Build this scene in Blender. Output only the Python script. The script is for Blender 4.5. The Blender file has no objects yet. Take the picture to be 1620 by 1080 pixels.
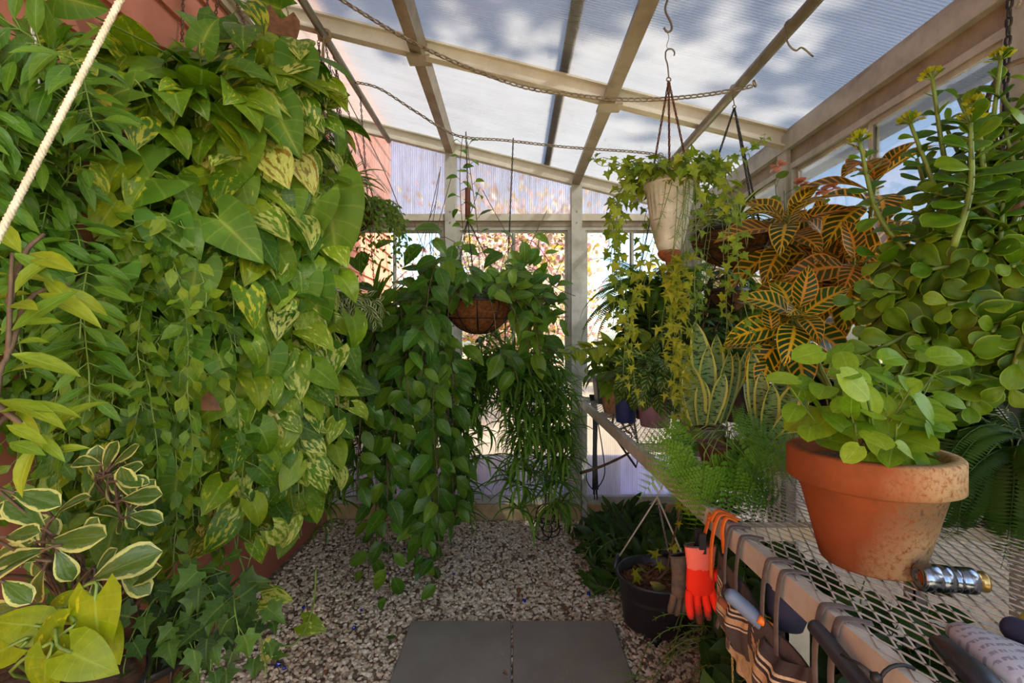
import bpy, math, random
import numpy as np
from mathutils import Vector
rng = np.random.default_rng(7)
random.seed(7)
PI = math.pi
scene = bpy.context.scene
COL = scene.collection
FPX, CX, CY, HC = 765.0, 810.0, 540.0, 1.15       # focal length in pixels, principal point, eye height


def at(px, py, d):
    """world point seen at pixel px,py of the 1620x1080 photograph at distance d along the view"""
    return np.array([(px - CX) / FPX * d, d, HC + (CY - py) / FPX * d])


V3 = lambda *a: np.array(a, float)
U = rng.uniform
ORG = {}


def tag(o, label=None, cat=None, group=None, kind=None):
    if label: o['label'] = label
    if cat: o['category'] = cat
    if group: o['group'] = group
    if kind: o['kind'] = kind
    return o


def thing(name, label, cat, loc, group=None):
    o = bpy.data.objects.new(name, None)
    o.empty_display_size = 0.05
    COL.objects.link(o)
    o.location = [float(v) for v in loc]
    ORG[o.name] = np.array(loc, float)
    return tag(o, label, cat, group)


class Geo:
    """collects quads/triangles with uv and a per-piece random value"""
    def __init__(s):
        s.v = []; s.uv = []; s.r = []; s.q = []; s.t = []; s.n = 0

    def add(s, v, q=None, t=None, uv=None, r=0.5):
        v = np.asarray(v, float).reshape(-1, 3)
        k = len(v)
        s.v.append(v)
        s.uv.append(np.zeros((k, 2)) if uv is None else np.asarray(uv, float))
        s.r.append(np.full(k, r) if np.isscalar(r) else np.asarray(r, float))
        if q is not None and len(q): s.q.append(np.asarray(q, int) + s.n)
        if t is not None and len(t): s.t.append(np.asarray(t, int) + s.n)
        s.n += k

    def inst(s, tpl, M, r):
        """M: (K,3,4) affine matrices"""
        v, q, t, uv = tpl
        K = len(M)
        if K == 0: return
        k = len(v)
        vv = np.einsum('kij,nj->kni', M[:, :, :3], v) + M[:, None, :, 3]
        off = (np.arange(K) * k)[:, None, None]
        s.v.append(vv.reshape(-1, 3)); s.uv.append(np.tile(uv, (K, 1))); s.r.append(np.repeat(r, k))
        if q is not None and len(q): s.q.append((q[None] + off).reshape(-1, 4) + s.n)
        if t is not None and len(t): s.t.append((t[None] + off).reshape(-1, 3) + s.n)
        s.n += K * k

    def tpl(s):
        return (np.concatenate(s.v), np.concatenate(s.q) if s.q else None,
                np.concatenate(s.t) if s.t else None, np.concatenate(s.uv))

    def build(s, name, mat, parent=None, smooth=True, kind=None):
        me = bpy.data.meshes.new(name)
        org = ORG.get(parent.name, np.zeros(3)) if parent else np.zeros(3)
        v = np.concatenate(s.v) - org
        q = np.concatenate(s.q) if s.q else np.zeros((0, 4), int)
        t = np.concatenate(s.t) if s.t else np.zeros((0, 3), int)
        me.vertices.add(len(v)); me.vertices.foreach_set('co', v.astype(np.float32).ravel())
        li = np.concatenate([q.ravel(), t.ravel()]).astype(np.int32)
        me.loops.add(len(li)); me.loops.foreach_set('vertex_index', li)
        nf = len(q) + len(t)
        me.polygons.add(nf)
        st = np.concatenate([np.arange(len(q)) * 4, len(q) * 4 + np.arange(len(t)) * 3]).astype(np.int32)
        me.polygons.foreach_set('loop_start', st)
        me.update(calc_edges=True)
        me.polygons.foreach_set('use_smooth', np.full(nf, bool(smooth)))
        uv = np.concatenate(s.uv)
        ul = me.uv_layers.new(name='UVMap')
        ul.data.foreach_set('uv', uv[li].astype(np.float32).ravel())
        a = me.attributes.new('rnd', 'FLOAT', 'POINT')
        a.data.foreach_set('value', np.concatenate(s.r).astype(np.float32))
        me.materials.append(mat)
        me.validate()
        o = bpy.data.objects.new(name, me)
        COL.objects.link(o)
        if parent:
            o.parent = parent
            ORG[o.name] = org
        else:
            ORG[o.name] = np.zeros(3)
        if kind: o['kind'] = kind
        return o


def nrm(a):
    a = np.asarray(a, float)
    return a / np.maximum(np.linalg.norm(a, axis=-1, keepdims=True), 1e-9)


def frames(p, d, n, s):
    """matrices whose Y is d, whose Z is close to n; s scalar/array (K,) or (K,3)"""
    p = np.atleast_2d(p); d = nrm(np.atleast_2d(d)); n = np.atleast_2d(n)
    n = np.broadcast_to(n, d.shape)
    z = n - (n * d).sum(1, keepdims=True) * d
    bad = np.linalg.norm(z, axis=1) < 1e-4
    if bad.any(): z[bad] = np.cross(d[bad], [1, 0.31, 0.2])
    z = nrm(z); x = np.cross(d, z)
    s = np.asarray(s, float)
    if s.ndim == 0: s = np.full(len(p), float(s))
    if s.ndim == 1: s = np.repeat(s[:, None], 3, 1)
    M = np.zeros((len(p), 3, 4))
    M[:, :, 0] = x * s[:, :1]; M[:, :, 1] = d * s[:, 1:2]; M[:, :, 2] = z * s[:, 2:3]; M[:, :, 3] = p
    return M


# ---------------------------------------------------------------- solids
def box(g, lo, hi, r=0.5):
    x0, y0, z0 = lo; x1, y1, z1 = hi
    v = [(x0, y0, z0), (x1, y0, z0), (x1, y1, z0), (x0, y1, z0), (x0, y0, z1), (x1, y0, z1), (x1, y1, z1), (x0, y1, z1)]
    g.add(v, [(0, 3, 2, 1), (4, 5, 6, 7), (0, 1, 5, 4), (1, 2, 6, 5), (2, 3, 7, 6), (3, 0, 4, 7)], uv=[(a[0], a[1]) for a in v], r=r)


def beam(g, a, b, w, h, up=(0, 0, 1), r=0.5):
    """rectangular bar from a to b, w across, h along 'up'"""
    a = np.array(a, float); b = np.array(b, float)
    d = nrm(b - a); z = np.array(up, float); z = nrm(z - z.dot(d) * d); x = np.cross(d, z)
    v = []
    for c in (a, b):
        for sx, sz in ((-1, -1), (1, -1), (1, 1), (-1, 1)): v.append(c + x * sx * w / 2 + z * sz * h / 2)
    g.add(v, [(0, 3, 2, 1), (4, 5, 6, 7), (0, 1, 5, 4), (1, 2, 6, 5), (2, 3, 7, 6), (3, 0, 4, 7)], r=r)


def tube(g, pts, rad, sides=6, r=0.5, closed=False, flat=None, cap=True, wide=None):
    """tube along pts; flat=(fx, fz) squashes the section"""
    p = np.asarray(pts, float); n = len(p)
    rad = np.full(n, rad) if np.isscalar(rad) else np.asarray(rad, float)
    if closed: tg = nrm(np.roll(p, -1, 0) - np.roll(p, 1, 0))
    else: tg = nrm(np.gradient(p, axis=0))
    ref = np.array([0.13, 0.21, 0.97])
    if abs(tg[:, 2]).mean() > 0.8: ref = np.array([0.2, 0.96, 0.1])
    x = nrm(np.cross(tg, ref)); y = np.cross(x, tg)
    if wide is not None: x = nrm(np.cross(tg, np.array(wide, float))); y = np.cross(x, tg)
    a = np.arange(sides) / sides * 2 * PI
    fx, fz = flat or (1, 1)
    v = p[:, None] + (np.cos(a)[None, :, None] * x[:, None] * fx + np.sin(a)[None, :, None] * y[:, None] * fz) * rad[:, None, None]
    i = np.arange(n if closed else n - 1)[:, None]; j = np.arange(sides)[None]
    q = np.stack([i * sides + j, i * sides + (j + 1) % sides, ((i + 1) % n) * sides + (j + 1) % sides, ((i + 1) % n) * sides + j], -1).reshape(-1, 4)
    uv = np.stack([np.repeat(np.linspace(0, 1, n), sides), np.tile(a / (2 * PI), n)], -1)
    t = None
    v = v.reshape(-1, 3)
    if cap and not closed:
        v = np.concatenate([v, p[:1], p[-1:]]); uv = np.concatenate([uv, [[0, 0], [1, 0]]])
        k = n * sides
        t = [(k, (m + 1) % sides, m) for m in range(sides)] + [(k + 1, k - sides + m, k - sides + (m + 1) % sides) for m in range(sides)]
    g.add(v, q, t, uv, r)


def lathe(g, prof, c, seg=40, wob=0.0, r=0.5, arc=2 * PI):
    prof = np.asarray(prof, float); n = len(prof)
    full = abs(arc - 2 * PI) < 1e-6
    ns = seg if full else seg + 1
    a = np.arange(ns) / seg * arc
    R = prof[:, 0][:, None] * (1 + wob * np.sin(3 * a + 1)[None] + wob * np.sin(7 * a)[None])
    v = np.stack([R * np.cos(a), R * np.sin(a), np.repeat(prof[:, 1][:, None], ns, 1)], -1) + np.asarray(c, float)
    i = np.arange(n - 1)[:, None]; j = np.arange(seg)[None]
    q = np.stack([i * ns + j, i * ns + (j + 1) % ns, (i + 1) * ns + (j + 1) % ns, (i + 1) * ns + j], -1).reshape(-1, 4)
    uv = np.stack([np.tile(a / (2 * PI), n), np.repeat(np.linspace(0, 1, n), ns)], -1)
    g.add(v.reshape(-1, 3), q, None, uv, r)


def disc(g, c, R, seg=28, bump=0.0, rings=4):
    v = [np.array(c, float)]
    for k in range(1, rings + 1):
        for j in range(seg):
            a = j / seg * 2 * PI
            v.append(np.array(c) + [R * k / rings * math.cos(a), R * k / rings * math.sin(a), bump * (U(-1, 1) if k < rings else 0)])
    t = [(0, 1 + j, 1 + (j + 1) % seg) for j in range(seg)]
    q = []
    for k in range(rings - 1):
        b = 1 + k * seg
        q += [(b + j, b + seg + j, b + seg + (j + 1) % seg, b + (j + 1) % seg) for j in range(seg)]
    g.add(v, q, t, [(x[0], x[1]) for x in v])


def ring(c, R, n=24, nrmv=(0, 0, 1), a0=0, a1=2 * PI, end=False):
    z = nrm(np.array(nrmv, float)); x = nrm(np.cross(z, [0.01, 1, 0.02])); y = np.cross(z, x)
    a = np.linspace(a0, a1, n, endpoint=end)
    return np.asarray(c, float) + R * (np.cos(a)[:, None] * x + np.sin(a)[:, None] * y)


def smooth_path(pts, n=24):
    """Catmull-Rom through pts"""
    p = np.asarray(pts, float)
    p = np.concatenate([[2 * p[0] - p[1]], p, [2 * p[-1] - p[-2]]])
    m = len(p) - 3
    out = []
    for u in np.linspace(0, m - 1e-6, n):
        i = int(u); t = u - i
        a, b, c, d = p[i:i + 4]
        out.append(0.5 * (2 * b + (c - a) * t + (2 * a - 5 * b + 4 * c - d) * t * t + (3 * b - a - 3 * c + d) * t ** 3))
    return np.array(out)


def sag(a, b, drop, n=30):
    a = np.asarray(a, float); b = np.asarray(b, float)
    t = np.linspace(0, 1, n)[:, None]
    p = a + (b - a) * t
    p[:, 2] -= drop * 4 * (t * (1 - t))[:, 0]
    return p


def link_tpl(w=0.55, rr=0.11, n=12, k=5):
    """one chain link of unit length along Y"""
    pts = []
    for i in range(n):
        a = i / n * 2 * PI
        sn = math.sin(a); x = (w / 2 - rr) * math.cos(a); y = (w / 2 - rr) * sn + (0 if abs(sn) < 1e-6 else math.copysign(.5 - w / 2, sn))
        pts.append((x, y, 0))
    g = Geo(); tube(g, pts, rr, k, closed=True)
    return g.tpl()


LINK = link_tpl()
def chain(g, path, ln=0.025, w=1.0):
    """chain links along a polyline"""
    p = np.asarray(path, float)
    sl = np.concatenate([[0], np.cumsum(np.linalg.norm(np.diff(p, axis=0), axis=1))])
    n = max(2, int(sl[-1] / (ln * 0.8)))
    s = (np.arange(n) + 0.5) / n * sl[-1]
    c = np.stack([np.interp(s, sl, p[:, i]) for i in range(3)], -1)
    d = np.stack([np.interp(s + 1e-3, sl, p[:, i]) - np.interp(s - 1e-3, sl, p[:, i]) for i in range(3)], -1)
    nv = np.where((np.arange(n) % 2)[:, None] == 0, np.array([0.9, 0.35, 0.2]), np.array([-0.35, 0.9, 0.25]))
    g.inst(LINK, frames(c, d, nv, np.repeat([[ln * w, ln, ln * w]], n, 0)), U(0, 1, n))


# ---------------------------------------------------------------- leaves
PROF = dict(
    heart=[(0, .60), (.08, .88), (.2, 1), (.4, .9), (.6, .66), (.78, .38), (.9, .16), (1, 0)],
    lance=[(0, .06), (.12, .5), (.3, .92), (.45, 1), (.65, .8), (.82, .45), (.93, .18), (1, 0)],
    ovate=[(0, .12), (.1, .6), (.25, .95), (.4, 1), (.6, .8), (.78, .48), (.9, .2), (1, 0)],
    obov=[(0, .14), (.15, .36), (.35, .72), (.55, .96), (.7, 1), (.84, .85), (.94, .5), (1, .05)],
    strap=[(0, .7), (.2, 1), (.5, .95), (.8, .6), (.93, .3), (1, 0)],
    sword=[(0, .55), (.15, .75), (.45, 1), (.7, .92), (.86, .6), (.95, .25), (1, 0)],
    round=[(0, .3), (.1, .7), (.25, .95), (.45, 1), (.68, .88), (.85, .6), (.95, .3), (1, .02)],
)


def leaf(L=1., W=.7, prof='ovate', lobe=0., fold=.25, bend=.6, n=6, m=4, wave=0., cup=0., twist=0.):
    pr = np.array(PROF[prof])
    ts = np.linspace(0, 1, n + 1); ss = np.linspace(-1, 1, m + 1)
    w = np.interp(ts, pr[:, 0], pr[:, 1]) * W / 2
    x = w[:, None] * ss[None]
    tt = ts[:, None] - lobe * np.abs(ss)[None] ** 1.4 * (1 - ts[:, None]) ** 2.2
    z = fold * np.abs(x) - cup * x * x / W + wave * W * np.sin(tt * 14 + ss[None] * 2) * np.abs(ss)[None]
    th = bend * tt
    R = L / bend if abs(bend) > 1e-3 else None
    if R: y, dz = R * np.sin(th), -R * (1 - np.cos(th))
    else: y, dz = L * tt, 0 * tt
    yy = y + z * np.sin(th); zz = dz + z * np.cos(th)
    if twist:
        c, s_ = np.cos(twist * tt), np.sin(twist * tt)
        x, zz = x * c - (zz - dz) * s_, dz + x * s_ + (zz - dz) * c
    v = np.stack([x, yy, zz], -1).reshape(-1, 3)
    k = m + 1
    i = np.arange(n)[:, None]; j = np.arange(m)[None]
    q = np.stack([i * k + j, i * k + j + 1, (i + 1) * k + j + 1, (i + 1) * k + j], -1).reshape(-1, 4)
    uv = np.stack([np.repeat(ts, k), np.tile((ss + 1) / 2, n + 1)], -1)
    return v, q, None, uv


def thick(tpl, h):
    """fleshy leaf: top and bottom skins that meet at the rim"""
    v, q, t, uv = tpl
    s = np.abs(uv[:, 1] * 2 - 1); e = np.sqrt(np.clip(1 - s ** 2, 0, 1)) * np.clip(np.minimum(uv[:, 0] * 6, (1 - uv[:, 0]) * 5), 0, 1) ** .5
    a = v.copy(); b = v.copy(); a[:, 2] += h / 2 * e; b[:, 2] -= h / 2 * e
    return np.concatenate([a, b]), np.concatenate([q, q[:, ::-1] + len(v)]), None, np.concatenate([uv, uv])


def lobed(pts, bend=.5, fold=.1):
    """palmate leaf from half an outline [(x,y)...] running base->tip, drawn as a fan, with a raised middle"""
    right = np.array(pts, float)
    out = np.concatenate([right, (right * [-1, 1])[::-1]])
    c = np.array([[0, .28]])
    p = np.concatenate([c, out])
    z = fold * np.abs(p[:, 0])
    th = bend * p[:, 1]
    v = np.stack([p[:, 0], np.sin(th) / bend + z * np.sin(th), -(1 - np.cos(th)) / bend + z * np.cos(th)], -1)
    n = len(out)
    t = np.array([(0, 1 + i, 1 + (i + 1) % n) for i in range(n)])
    uv = np.stack([p[:, 1], p[:, 0] + .5], -1)
    return v, None, t, uv


IVY_H = [(.03, 0), (.2, -.13), (.36, -.02), (.30, .13), (.54, .30), (.30, .40), (.2, .5), (.1, .78), (0, 1)]
STAR_H = [(.03, 0), (.1, -.05), (.36, -.2), (.2, .08), (.62, .28), (.2, .3), (.16, .4), (.1, .7), (0, 1.05)]
ARROW_H = [(.02, .0), (.10, -.12), (.20, -.26), (.33, -.34), (.42, -.28), (.41, -.1), (.34, .06), (.33, .2), (.30, .4), (.2, .65), (.09, .86), (0, 1)]


def variants(fn, k=3, **kw):
    out = []
    for i in range(k):
        a = dict(kw)
        for key in ('bend', 'fold'):
            if key in a: a[key] = a[key] * (0.55 + 0.9 * i / max(1, k - 1))
        out.append(fn(**a))
    return out


def frond(n=22, W=.28, bend=1.0, pin=None, prof=None, fwd=.35, droop=.25, rach=.006, start=.1):
    """fern frond of unit length; pinnae are templates along both sides of an arching midrib"""
    g = Geo()
    ts = np.linspace(start, .99, n)
    R = 1 / bend
    pos = lambda t: np.stack([0 * t, R * np.sin(bend * t), -R * (1 - np.cos(bend * t))], -1)
    tan = lambda t: np.stack([0 * t, np.cos(bend * t), -np.sin(bend * t)], -1)
    nor = lambda t: np.stack([0 * t, np.sin(bend * t), np.cos(bend * t)], -1)
    wid = (prof(ts) if prof else np.sin(np.clip(ts * 1.05 + .05, 0, 1) * PI) ** .6 * (1 - ts * .3)) * W
    for sd in (-1, 1):
        t2 = np.clip(ts + (0.25 / n if sd > 0 else 0), 0, 1)
        d = np.stack([np.full(n, sd), 0 * ts, 0 * ts], -1) + tan(t2) * fwd - nor(t2) * droop
        g.inst(pin, frames(pos(t2), d, nor(t2) + U(-.15, .15, (n, 3)), wid), np.full(n, .5))
    tt = np.linspace(0, 1, 10)
    tube(g, pos(tt), np.linspace(rach, rach * .3, 10), 4, cap=False)
    return g.tpl()


CYL = None
def _cyl():
    g = Geo(); tube(g, [(0, 0, 0), (0, .5, 0), (0, 1, 0)], 1.0, 4, cap=False); return g.tpl()
CYL = _cyl()


def sticks(g, a, b, r):
    a = np.atleast_2d(a); b = np.atleast_2d(b)
    d = b - a; L = np.linalg.norm(d, axis=1)
    rr = np.broadcast_to(r, L.shape)
    g.inst(CYL, frames(a, d, np.array([.31, .2, .9]), np.stack([rr, L, rr], -1)), np.full(len(a), .5))


PRUNE = []      # boxes in the room (lo, hi) kept clear of foliage, as a gardener would


def sight_box(x0, y0, x1, y1, d0, d1):
    """keep the space between two distances in front of a pot free of leaves"""
    PRUNE.append((x0, y0, x1, y1, d0, d1))


def put(g, tpls, p, d, n, s, r=None):
    p = np.atleast_2d(p); K = len(p)
    if PRUNE:
        d = np.broadcast_to(d, p.shape); n = np.broadcast_to(n, p.shape)
        s = np.broadcast_to(s, (K,)) if np.ndim(s) < 2 else np.asarray(s)
        L = s if s.ndim == 1 else s[:, 1]
        keep = np.ones(K, bool)
        for f in (0., .5, .9):
            c = p + nrm(d) * L[:, None] * f
            yy = np.maximum(c[:, 1], .05); X = CX + c[:, 0] / yy * FPX; Y = CY - (c[:, 2] - HC) / yy * FPX
            keep &= (c[:, 0] > -1.175) & (c[:, 0] < 1.16) & (c[:, 1] < 3.1) & (c[:, 2] > .012)
            for x0, y0, x1, y1, d0, d1 in PRUNE: keep &= ~((X > x0) & (X < x1) & (Y > y0) & (Y < y1) & (yy > d0) & (yy < d1))
        p, d, n, s = p[keep], d[keep], n[keep], s[keep]
        if r is not None: r = r[keep]
        K = len(p)
        if K == 0: return
    M = frames(p, d, n, np.broadcast_to(s, (K,)) if np.ndim(s) < 2 else s)
    r = U(0, 1, K) if r is None else r
    w = rng.integers(0, len(tpls), K)
    for i, t in enumerate(tpls):
        k = w == i
        g.inst(t, M[k], r[k])


def trail(p0, v0, L, step=.03, grav=.22, wig=.10, zmin=.03, xmin=-1.12):
    """a stem that leaves p0 along v0, bends under its own weight and hangs"""
    p = np.array(p0, float); v = nrm(np.array(v0, float)); out = [p.copy()]
    drift = U(-.04, .04, 3); drift[2] = 0
    for _ in range(int(L / step)):
        v = nrm(v + np.array([0, 0, -grav]) + U(-wig, wig, 3) + drift)
        if v[2] < -.2: v[:2] *= .9
        p = p + v * step
        if p[0] < xmin: p[0] = xmin + .004
        if p[2] < zmin:
            p[2] = zmin; v[2] = abs(v[2]) * .1
        out.append(p.copy())
    return np.array(out)


def leaves_along(gl, gs, path, tpls, size, spacing, pet, out, up=.45, spread=.55, opp=False, tip=(0, 0, -1), tipw=.8, skip=0., rstem=.0018, srange=(.75, 1.2), jit=.35):
    """stem tube + petioles + blades along a path"""
    p = np.asarray(path)
    sl = np.concatenate([[0], np.cumsum(np.linalg.norm(np.diff(p, axis=0), axis=1))])
    n = int((sl[-1] - skip) / spacing)
    if gs is not None and len(p) > 2: tube(gs, p[::2] if len(p) > 8 else p, rstem, 4, r=U(0, 1), cap=False)
    if n < 1: return
    s = skip + (np.arange(n) + U(0, .6, n)) * spacing
    if opp: s = np.repeat(s, 2); n *= 2
    q = np.stack([np.interp(s, sl, p[:, i]) for i in range(3)], -1)
    tg = nrm(np.stack([np.interp(s + .01, sl, p[:, i]) - np.interp(s - .01, sl, p[:, i]) for i in range(3)], -1))
    o = np.broadcast_to(np.asarray(out, float), (n, 3))
    side = nrm(np.cross(tg, o) + 1e-3) * np.where(np.arange(n) % 2 == 0, 1, -1)[:, None]
    lat = nrm(side * spread + o * .5 + U(-jit, jit, (n, 3)))
    sc = size * U(*srange, n) * np.clip(1.15 - .5 * (s / sl[-1]) ** 3, .4, 1.2)
    b = q + lat * (pet * U(.6, 1.3, n))[:, None] + tg * .01
    d = nrm(np.asarray(tip, float) * tipw + lat * .75 + U(-jit, jit, (n, 3)) + tg * .15)
    nv = o + np.array([0, 0, up]) + U(-jit, jit, (n, 3)) * 1.2
    put(gl, tpls, b, d, nv, sc)
    if pet > 0 and gs is not None: sticks(gs, q, b + d * .004, rstem * .75)
# ---------------------------------------------------------------- materials
def lin(c):
    return tuple((x / 12.92 if x <= .04045 else ((x + .055) / 1.055) ** 2.4) for x in [v / 255 for v in c]) + (1,)


class NT:
    def __init__(s, name):
        s.m = bpy.data.materials.new(name); s.m.use_nodes = True
        s.t = s.m.node_tree; s.t.nodes.clear()
        s.out = s.t.nodes.new('ShaderNodeOutputMaterial')

    def n(s, kind, ins=None, **props):
        nd = s.t.nodes.new('ShaderNode' + kind)
        for k, v in props.items(): setattr(nd, k, v)
        for k, v in (ins or {}).items():
            sk = nd.inputs[k]
            if isinstance(v, bpy.types.NodeSocket): s.t.links.new(v, sk)
            elif isinstance(v, bpy.types.Node): s.t.links.new(v.outputs[0], sk)
            else: sk.default_value = v
        return nd

    def math(s, op, a, b=None, c=None, clamp=False):
        ins = {0: a}
        if b is not None: ins[1] = b
        if c is not None: ins[2] = c
        return s.n('Math', ins, operation=op, use_clamp=clamp).outputs[0]

    def mix(s, f, a, b, blend='MIX'):
        nd = s.n('Mix', {0: f, 6: a, 7: b}, data_type='RGBA', blend_type=blend)
        return nd.outputs[2]

    def ramp(s, f, stops, interp='LINEAR'):
        nd = s.n('ValToRGB', {0: f}); cr = nd.color_ramp; cr.interpolation = interp
        while len(cr.elements) < len(stops): cr.elements.new(.5)
        for e, (p, c) in zip(cr.elements, stops): e.position = p; e.color = c
        return nd.outputs[0]

    def step(s, x, lo, hi):
        return s.n('MapRange', {0: x, 1: lo, 2: hi, 3: 0., 4: 1.}, clamp=True).outputs[0]

    def attr(s, nm='rnd'): return s.n('Attribute', attribute_name=nm).outputs['Fac']
    def obj(s): return s.n('TexCoord').outputs['Object']
    def geo(s): return s.n('NewGeometry').outputs['Position']

    def noise(s, vec, scale, detail=3., rough=.5, w=None):
        ins = {'Vector': vec, 'Scale': scale, 'Detail': detail, 'Roughness': rough}
        return s.n('TexNoise', ins).outputs[0]

    def done(s, sh):
        s.t.links.new(sh.outputs[0] if isinstance(sh, bpy.types.Node) else sh, s.out.inputs[0]); return s.m

    def pbr(s, col, rough=.5, metal=0., spec=.5, bump=None, bstr=.3, bdist=.01, **kw):
        ins = {'Base Color': col, 'Roughness': rough, 'Metallic': metal, 'Specular IOR Level': spec}
        if bump is not None: ins['Normal'] = s.n('Bump', {'Height': bump, 'Strength': bstr, 'Distance': bdist}).outputs[0]
        ins.update(kw)
        return s.n('BsdfPrincipled', ins)


def plain(name, c, rough=.5, metal=0., spec=.5, nz=0., nscale=40., c2=None, bump=0.):
    T = NT(name)
    col = lin(c)
    h = None
    if c2 is not None or bump:
        h = T.noise(T.obj(), nscale, 5, .6)
        if c2 is not None: col = T.mix(T.step(h, .35, .65), lin(c), lin(c2))
    return T.done(T.pbr(col, rough, metal, spec, bump=h if bump else None, bstr=bump, bdist=.004))


def leafmat(name, greens, pattern=None, pc=(230, 225, 150), pc2=None, rough=.42, trans=.38, spec=.3, vein=.25, dead=0., amount=.5):
    """greens: sRGB stops picked per leaf; pattern draws the species' markings from the blade's own uv"""
    T = NT(name)
    rd = T.attr()
    uv = T.n('UVMap').outputs[0]
    sp = T.n('SeparateXYZ', {0: uv})
    u, v = sp.outputs[0], sp.outputs[1]
    s = T.math('ABSOLUTE', T.math('MULTIPLY_ADD', v, 2., -1.))
    k = len(greens)
    col = T.ramp(rd, [(i / max(1, k - 1), lin(c)) for i, c in enumerate(greens)])
    wn = T.n('TexWhiteNoise', {'W': rd}, noise_dimensions='1D').outputs[0]
    if dead:
        col = T.mix(T.step(wn, 1 - dead, 1 - dead + .01), col, lin((150, 110, 40)))
    off = T.n('CombineXYZ', {0: T.math('MULTIPLY', rd, 61.), 1: T.math('MULTIPLY', wn, 37.), 2: 0.}).outputs[0]

    def nz(su, sv, sc=1., det=2.):
        c = T.n('CombineXYZ', {0: T.math('MULTIPLY', u, su), 1: T.math('MULTIPLY', v, sv), 2: 0.}).outputs[0]
        return T.noise(T.n('VectorMath', {0: c, 1: off}, operation='ADD').outputs[0], sc, det)
    mott = nz(4, 4)
    col = T.mix(T.step(mott, .3, .75), col, T.mix(1., col, (.62, .72, .55, 1), 'MULTIPLY'))
    hgt = None
    if vein:
        ph = T.math('FRACT', T.math('MULTIPLY', T.math('SUBTRACT', u, T.math('MULTIPLY', s, .22)), 6.))
        lat = T.step(T.math('ABSOLUTE', T.math('SUBTRACT', ph, .5)), .40, .5)
        mid = T.math('SUBTRACT', 1., T.step(s, .02, .09), clamp=True)
        vm = T.math('MAXIMUM', T.math('MULTIPLY', lat, .45), mid)
        hgt = vm
        col = T.mix(T.math('MULTIPLY', vm, vein), col, lin(pc if pattern in (None, 'syng') else (170, 200, 100)))
    if pattern == 'pothos':
        a = nz(4, 7, 1., 3.); b = T.math('MULTIPLY', T.math('SUBTRACT', wn, 1 - amount), .34)
        f = T.step(T.math('ADD', a, b), .56, .62)
        col = T.mix(T.math('MULTIPLY', f, .85), col, lin(pc))
    elif pattern == 'margin':
        a = T.math('ADD', T.math('ADD', s, T.math('MULTIPLY', nz(7, 5, 1., 3.), .5)), T.math('MULTIPLY', T.step(u, .8, 1.), .25))
        col = T.mix(T.step(a, .98, 1.03), col, lin(pc))
        a2 = T.step(nz(2.5, 6), .52, .58)
        col = T.mix(T.math('MULTIPLY', a2, .45), col, lin((120, 140, 100)))
    elif pattern == 'croton':
        ph = T.math('FRACT', T.math('MULTIPLY', T.math('SUBTRACT', u, T.math('MULTIPLY', s, .16)), 9.))
        lat = T.step(T.math('ADD', T.math('ABSOLUTE', T.math('SUBTRACT', ph, .5)), T.math('MULTIPLY', mott, .16)), .40, .47)
        mid = T.math('SUBTRACT', 1., T.step(s, .07, .16), clamp=True)
        edge = T.step(s, .88, .95)
        m = T.math('MAXIMUM', T.math('MAXIMUM', lat, mid), edge)
        m = T.math('MULTIPLY', m, T.step(u, .01, .05))
        col = T.mix(m, col, T.ramp(wn, [(0, lin(pc)), (.55, lin((222, 160, 50))), (1, lin(pc2 or pc))]))
        hgt = m
    elif pattern == 'snake':
        a = nz(34, 2.4, 1., 2.)
        f = T.step(a, .40, .48)
        col = T.mix(f, T.mix(1., col, (.55, .6, .6, 1), 'MULTIPLY'), lin((128, 156, 88)))
        col = T.mix(T.step(s, .70, .76), col, lin(pc))
    elif pattern == 'pilea':
        ph = T.math('FRACT', T.math('MULTIPLY', T.math('SUBTRACT', u, T.math('MULTIPLY', s, .3)), 5.))
        f = T.math('MULTIPLY', T.step(T.math('ABSOLUTE', T.math('SUBTRACT', ph, .5)), .18, .06), T.math('MULTIPLY', T.step(s, .12, .22), T.step(s, .9, .75)))
        inv = T.math('MULTIPLY', f, .85)
        col = T.mix(inv, col, lin(pc))
    elif pattern == 'spider':
        col = T.mix(T.step(s, .42, .3), col, lin(pc))
    elif pattern == 'spideredge':
        col = T.mix(T.step(s, .5, .62), col, lin(pc))
    elif pattern == 'syng':
        ph = T.math('ADD', T.math('MULTIPLY', T.math('SUBTRACT', 1., s), 1.), T.math('MULTIPLY', nz(3, 3), .5))
        col = T.mix(T.math('MULTIPLY', T.step(ph, .9, 1.35), .35), col, lin(pc))
    elif pattern == 'rim':
        col = T.mix(T.math('MULTIPLY', T.step(s, .86, .97), .7), col, lin(pc))
    ins = {}
    bs = T.pbr(col, rough, 0., spec, bump=hgt, bstr=.25, bdist=.0015)
    tr = T.n('BsdfTranslucent', {'Color': T.mix(.35, T.mix(1., col, (1.25, 1.3, .55, 1), 'MULTIPLY'), col)})
    return T.done(T.n('MixShader', {0: trans, 1: bs, 2: tr}))


M = {}
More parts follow.
